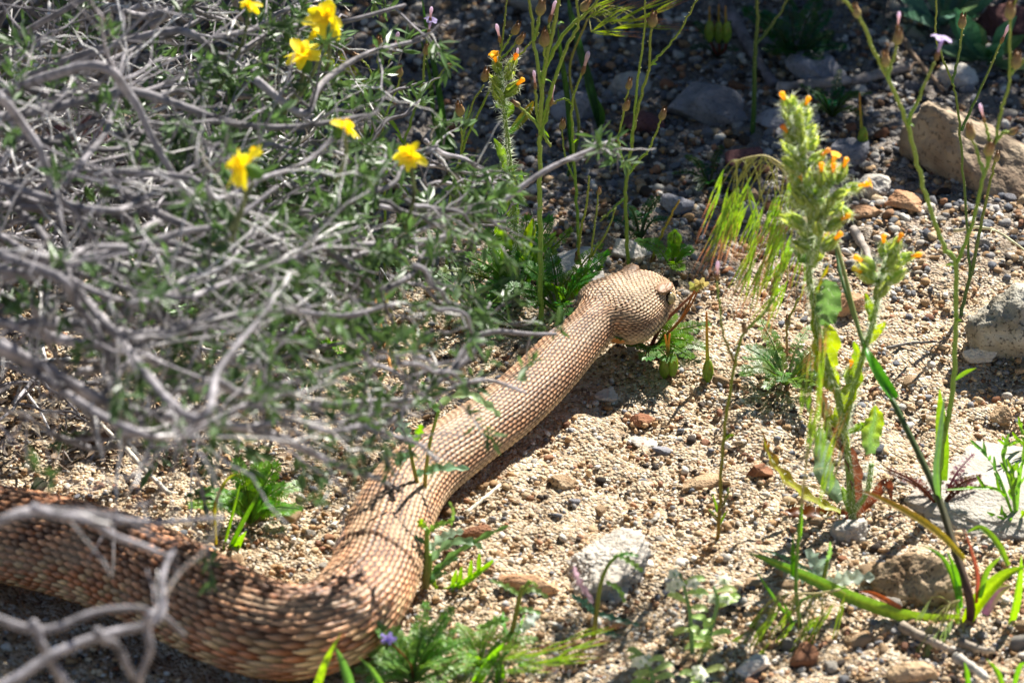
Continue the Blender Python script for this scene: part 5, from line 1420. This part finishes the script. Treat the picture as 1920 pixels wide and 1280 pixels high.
# ------------------------------------------------ dead sticks and dry litter
def stick(label, pts, r, col, name='dry_stick', lift=.004, group=None, ws=None):
    P3 = [G(x, y) + np.array([0, 0, lift + (q[0] if q else 0)]) for (x, y, *q) in pts]
    base = np.mean(P3, 0); base[2] = 0; px0 = pts[0][0]
    P = spl(P3, 8); P[1:-1] += rng.normal(0, .00018, (len(P) - 2, 3))
    m = MB(); m.tube(P, r * (1 + .14 * np.sin(np.arange(9) * 2.3 + px0) ) * np.linspace(1.05, .7, 9), col, 8)
    k = int(len(P) * .55); d = unit(np.cross(P[k + 1] - P[k], [0, 0, 1]))
    if r < .0022: m.tube(spl([P[k], P[k] + d * r * 3 + [0, 0, r], P[k] + d * r * 6 + unit(P[k + 1] - P[k]) * r * 3], 3), [r * .5, r * .3], col, 5)
    V = np.vstack(m.V); o = link(name, mesh_from(name, V - base, m.F, np.vstack(m.C)), M_TWIG)
    o.location = base.tolist()
    return tag(o, label, 'stick', group)
WOOD = srgb(160, 148, 140)
stick('straight bleached dry stalk propped on sand behind the snake rear', [(128, 782, .012), (210, 850, .008), (318, 962, .002)], .0016, srgb(224, 216, 200), name='dry_stalk')
stick('bleached grey stick lying on shaded gravel behind the zigzag stem', [(1460, 168), (1540, 164), (1592, 158)], .0036, WOOD)
stick('grey stick tip with broken end pointing to the brown boulder', [(1600, 160), (1650, 146), (1705, 134)], .0034, WOOD)
stick('thin brown dead stalk leaning toward the brown boulder', [(1680, 100, .01), (1720, 140, .006), (1768, 182, .002)], .0016, srgb(150, 124, 100))
stick('dark bluish dead branch lying in the deep shade', [(1360, 10), (1400, 80), (1450, 160)], .0040, srgb(120, 112, 116))
stick('short weathered stick beside the banded stone', [(1600, 440), (1622, 480), (1630, 510)], .0026, srgb(150, 140, 130))
stick('thin curved grey twig on bare sand between the tall stems', [(1662, 672), (1700, 664), (1755, 661)], .0009, srgb(130, 124, 118))
stick('thick bleached root piece under the grass clump', [(1690, 1184), (1730, 1210), (1775, 1228)], .0025, srgb(164, 150, 132))
stick('pale stick lying level in front of the grass clump', [(1796, 1214), (1830, 1222), (1862, 1226)], .0022, srgb(170, 156, 138))
stick('pale broken stick below the hanging seed head of the clump', [(1790, 1240), (1820, 1258), (1850, 1280)], .0026, srgb(196, 188, 176))
stick('single white straw lying on sand beside the toothed leaf clump', [(876, 985), (905, 960), (938, 932)], .0010, srgb(232, 222, 196), name='straw')
stick('curved pale straw hanging over the speckled boulder', [(1785, 515, .02), (1850, 545, .03), (1925, 590, .03)], .0008, srgb(206, 200, 160), name='straw')
stick('orange brown dead stalk leaning under the shrub beside its rosettes', [(700, 640, .025), (718, 680, .012), (735, 722, .002)], .0013, srgb(190, 132, 70), name='dry_stalk')
stick('dark dead branch lying on the ground below the shrub', [(140, 850, .004), (250, 832, .006), (390, 805, .006)], .0042, srgb(84, 70, 60))
r2_ = np.random.default_rng(91)
for k in range(26):
    x = r2_.uniform(0, 620); y = r2_.uniform(40, 860); a = r2_.normal(0, .6); L = r2_.uniform(40, 110)
    lm = min(LAND, key=lambda t: math.hypot(*(t[1] - G(x, y))[:2]))[0]; lbl = '%s bleached twig fallen on the ground close to %s' % ('longer' if L > 75 else 'short', lm); grp = 'fallen twigs close to ' + lm
    stick(lbl, [(x, y, r2_.uniform(0, .01)), (x + L * .5 * cos(a), y + L * .5 * sin(a), .004), (x + L * cos(a), y + L * sin(a), r2_.uniform(0, .008))], r2_.uniform(.0007, .0018), np.array(srgb(196, 180, 162)) * r2_.uniform(.7, 1.1), name='fallen_twig', group=grp)

def litter():
    m = MB(); r_ = np.random.default_rng(44)
    for k in range(5200):
        px = r_.uniform(-250, 760) if r_.random() < .8 else r_.uniform(-250, 420); py = r_.uniform(-60, 880)
        if px > 330 + 330 * vnoise(py * .012, px * .004, 3) + 90: continue
        p = G(px, py) + np.array([0, 0, r_.uniform(.001, .006)])
        if abs(p[0]) > .43: continue
        a = r_.uniform(0, 6.28); L = r_.uniform(.004, .013); d = np.array([cos(a), sin(a), r_.normal(0, .25)])
        c = np.array(srgb(112, 92, 72)) * r_.uniform(.4, 1.5) if r_.random() < .8 else np.array(srgb(190, 176, 154))
        m.sliver(p, p + d * L, L * r_.uniform(.08, .22), unit(r_.normal(0, .4, 3) + [0, 0, 1]), c)
    o = m.build('leaf_litter', M_STRAW, None, smooth=False)
    tag(o, 'dry brown leaf litter lying under the grey shrub', 'litter', kind='stuff')
litter()
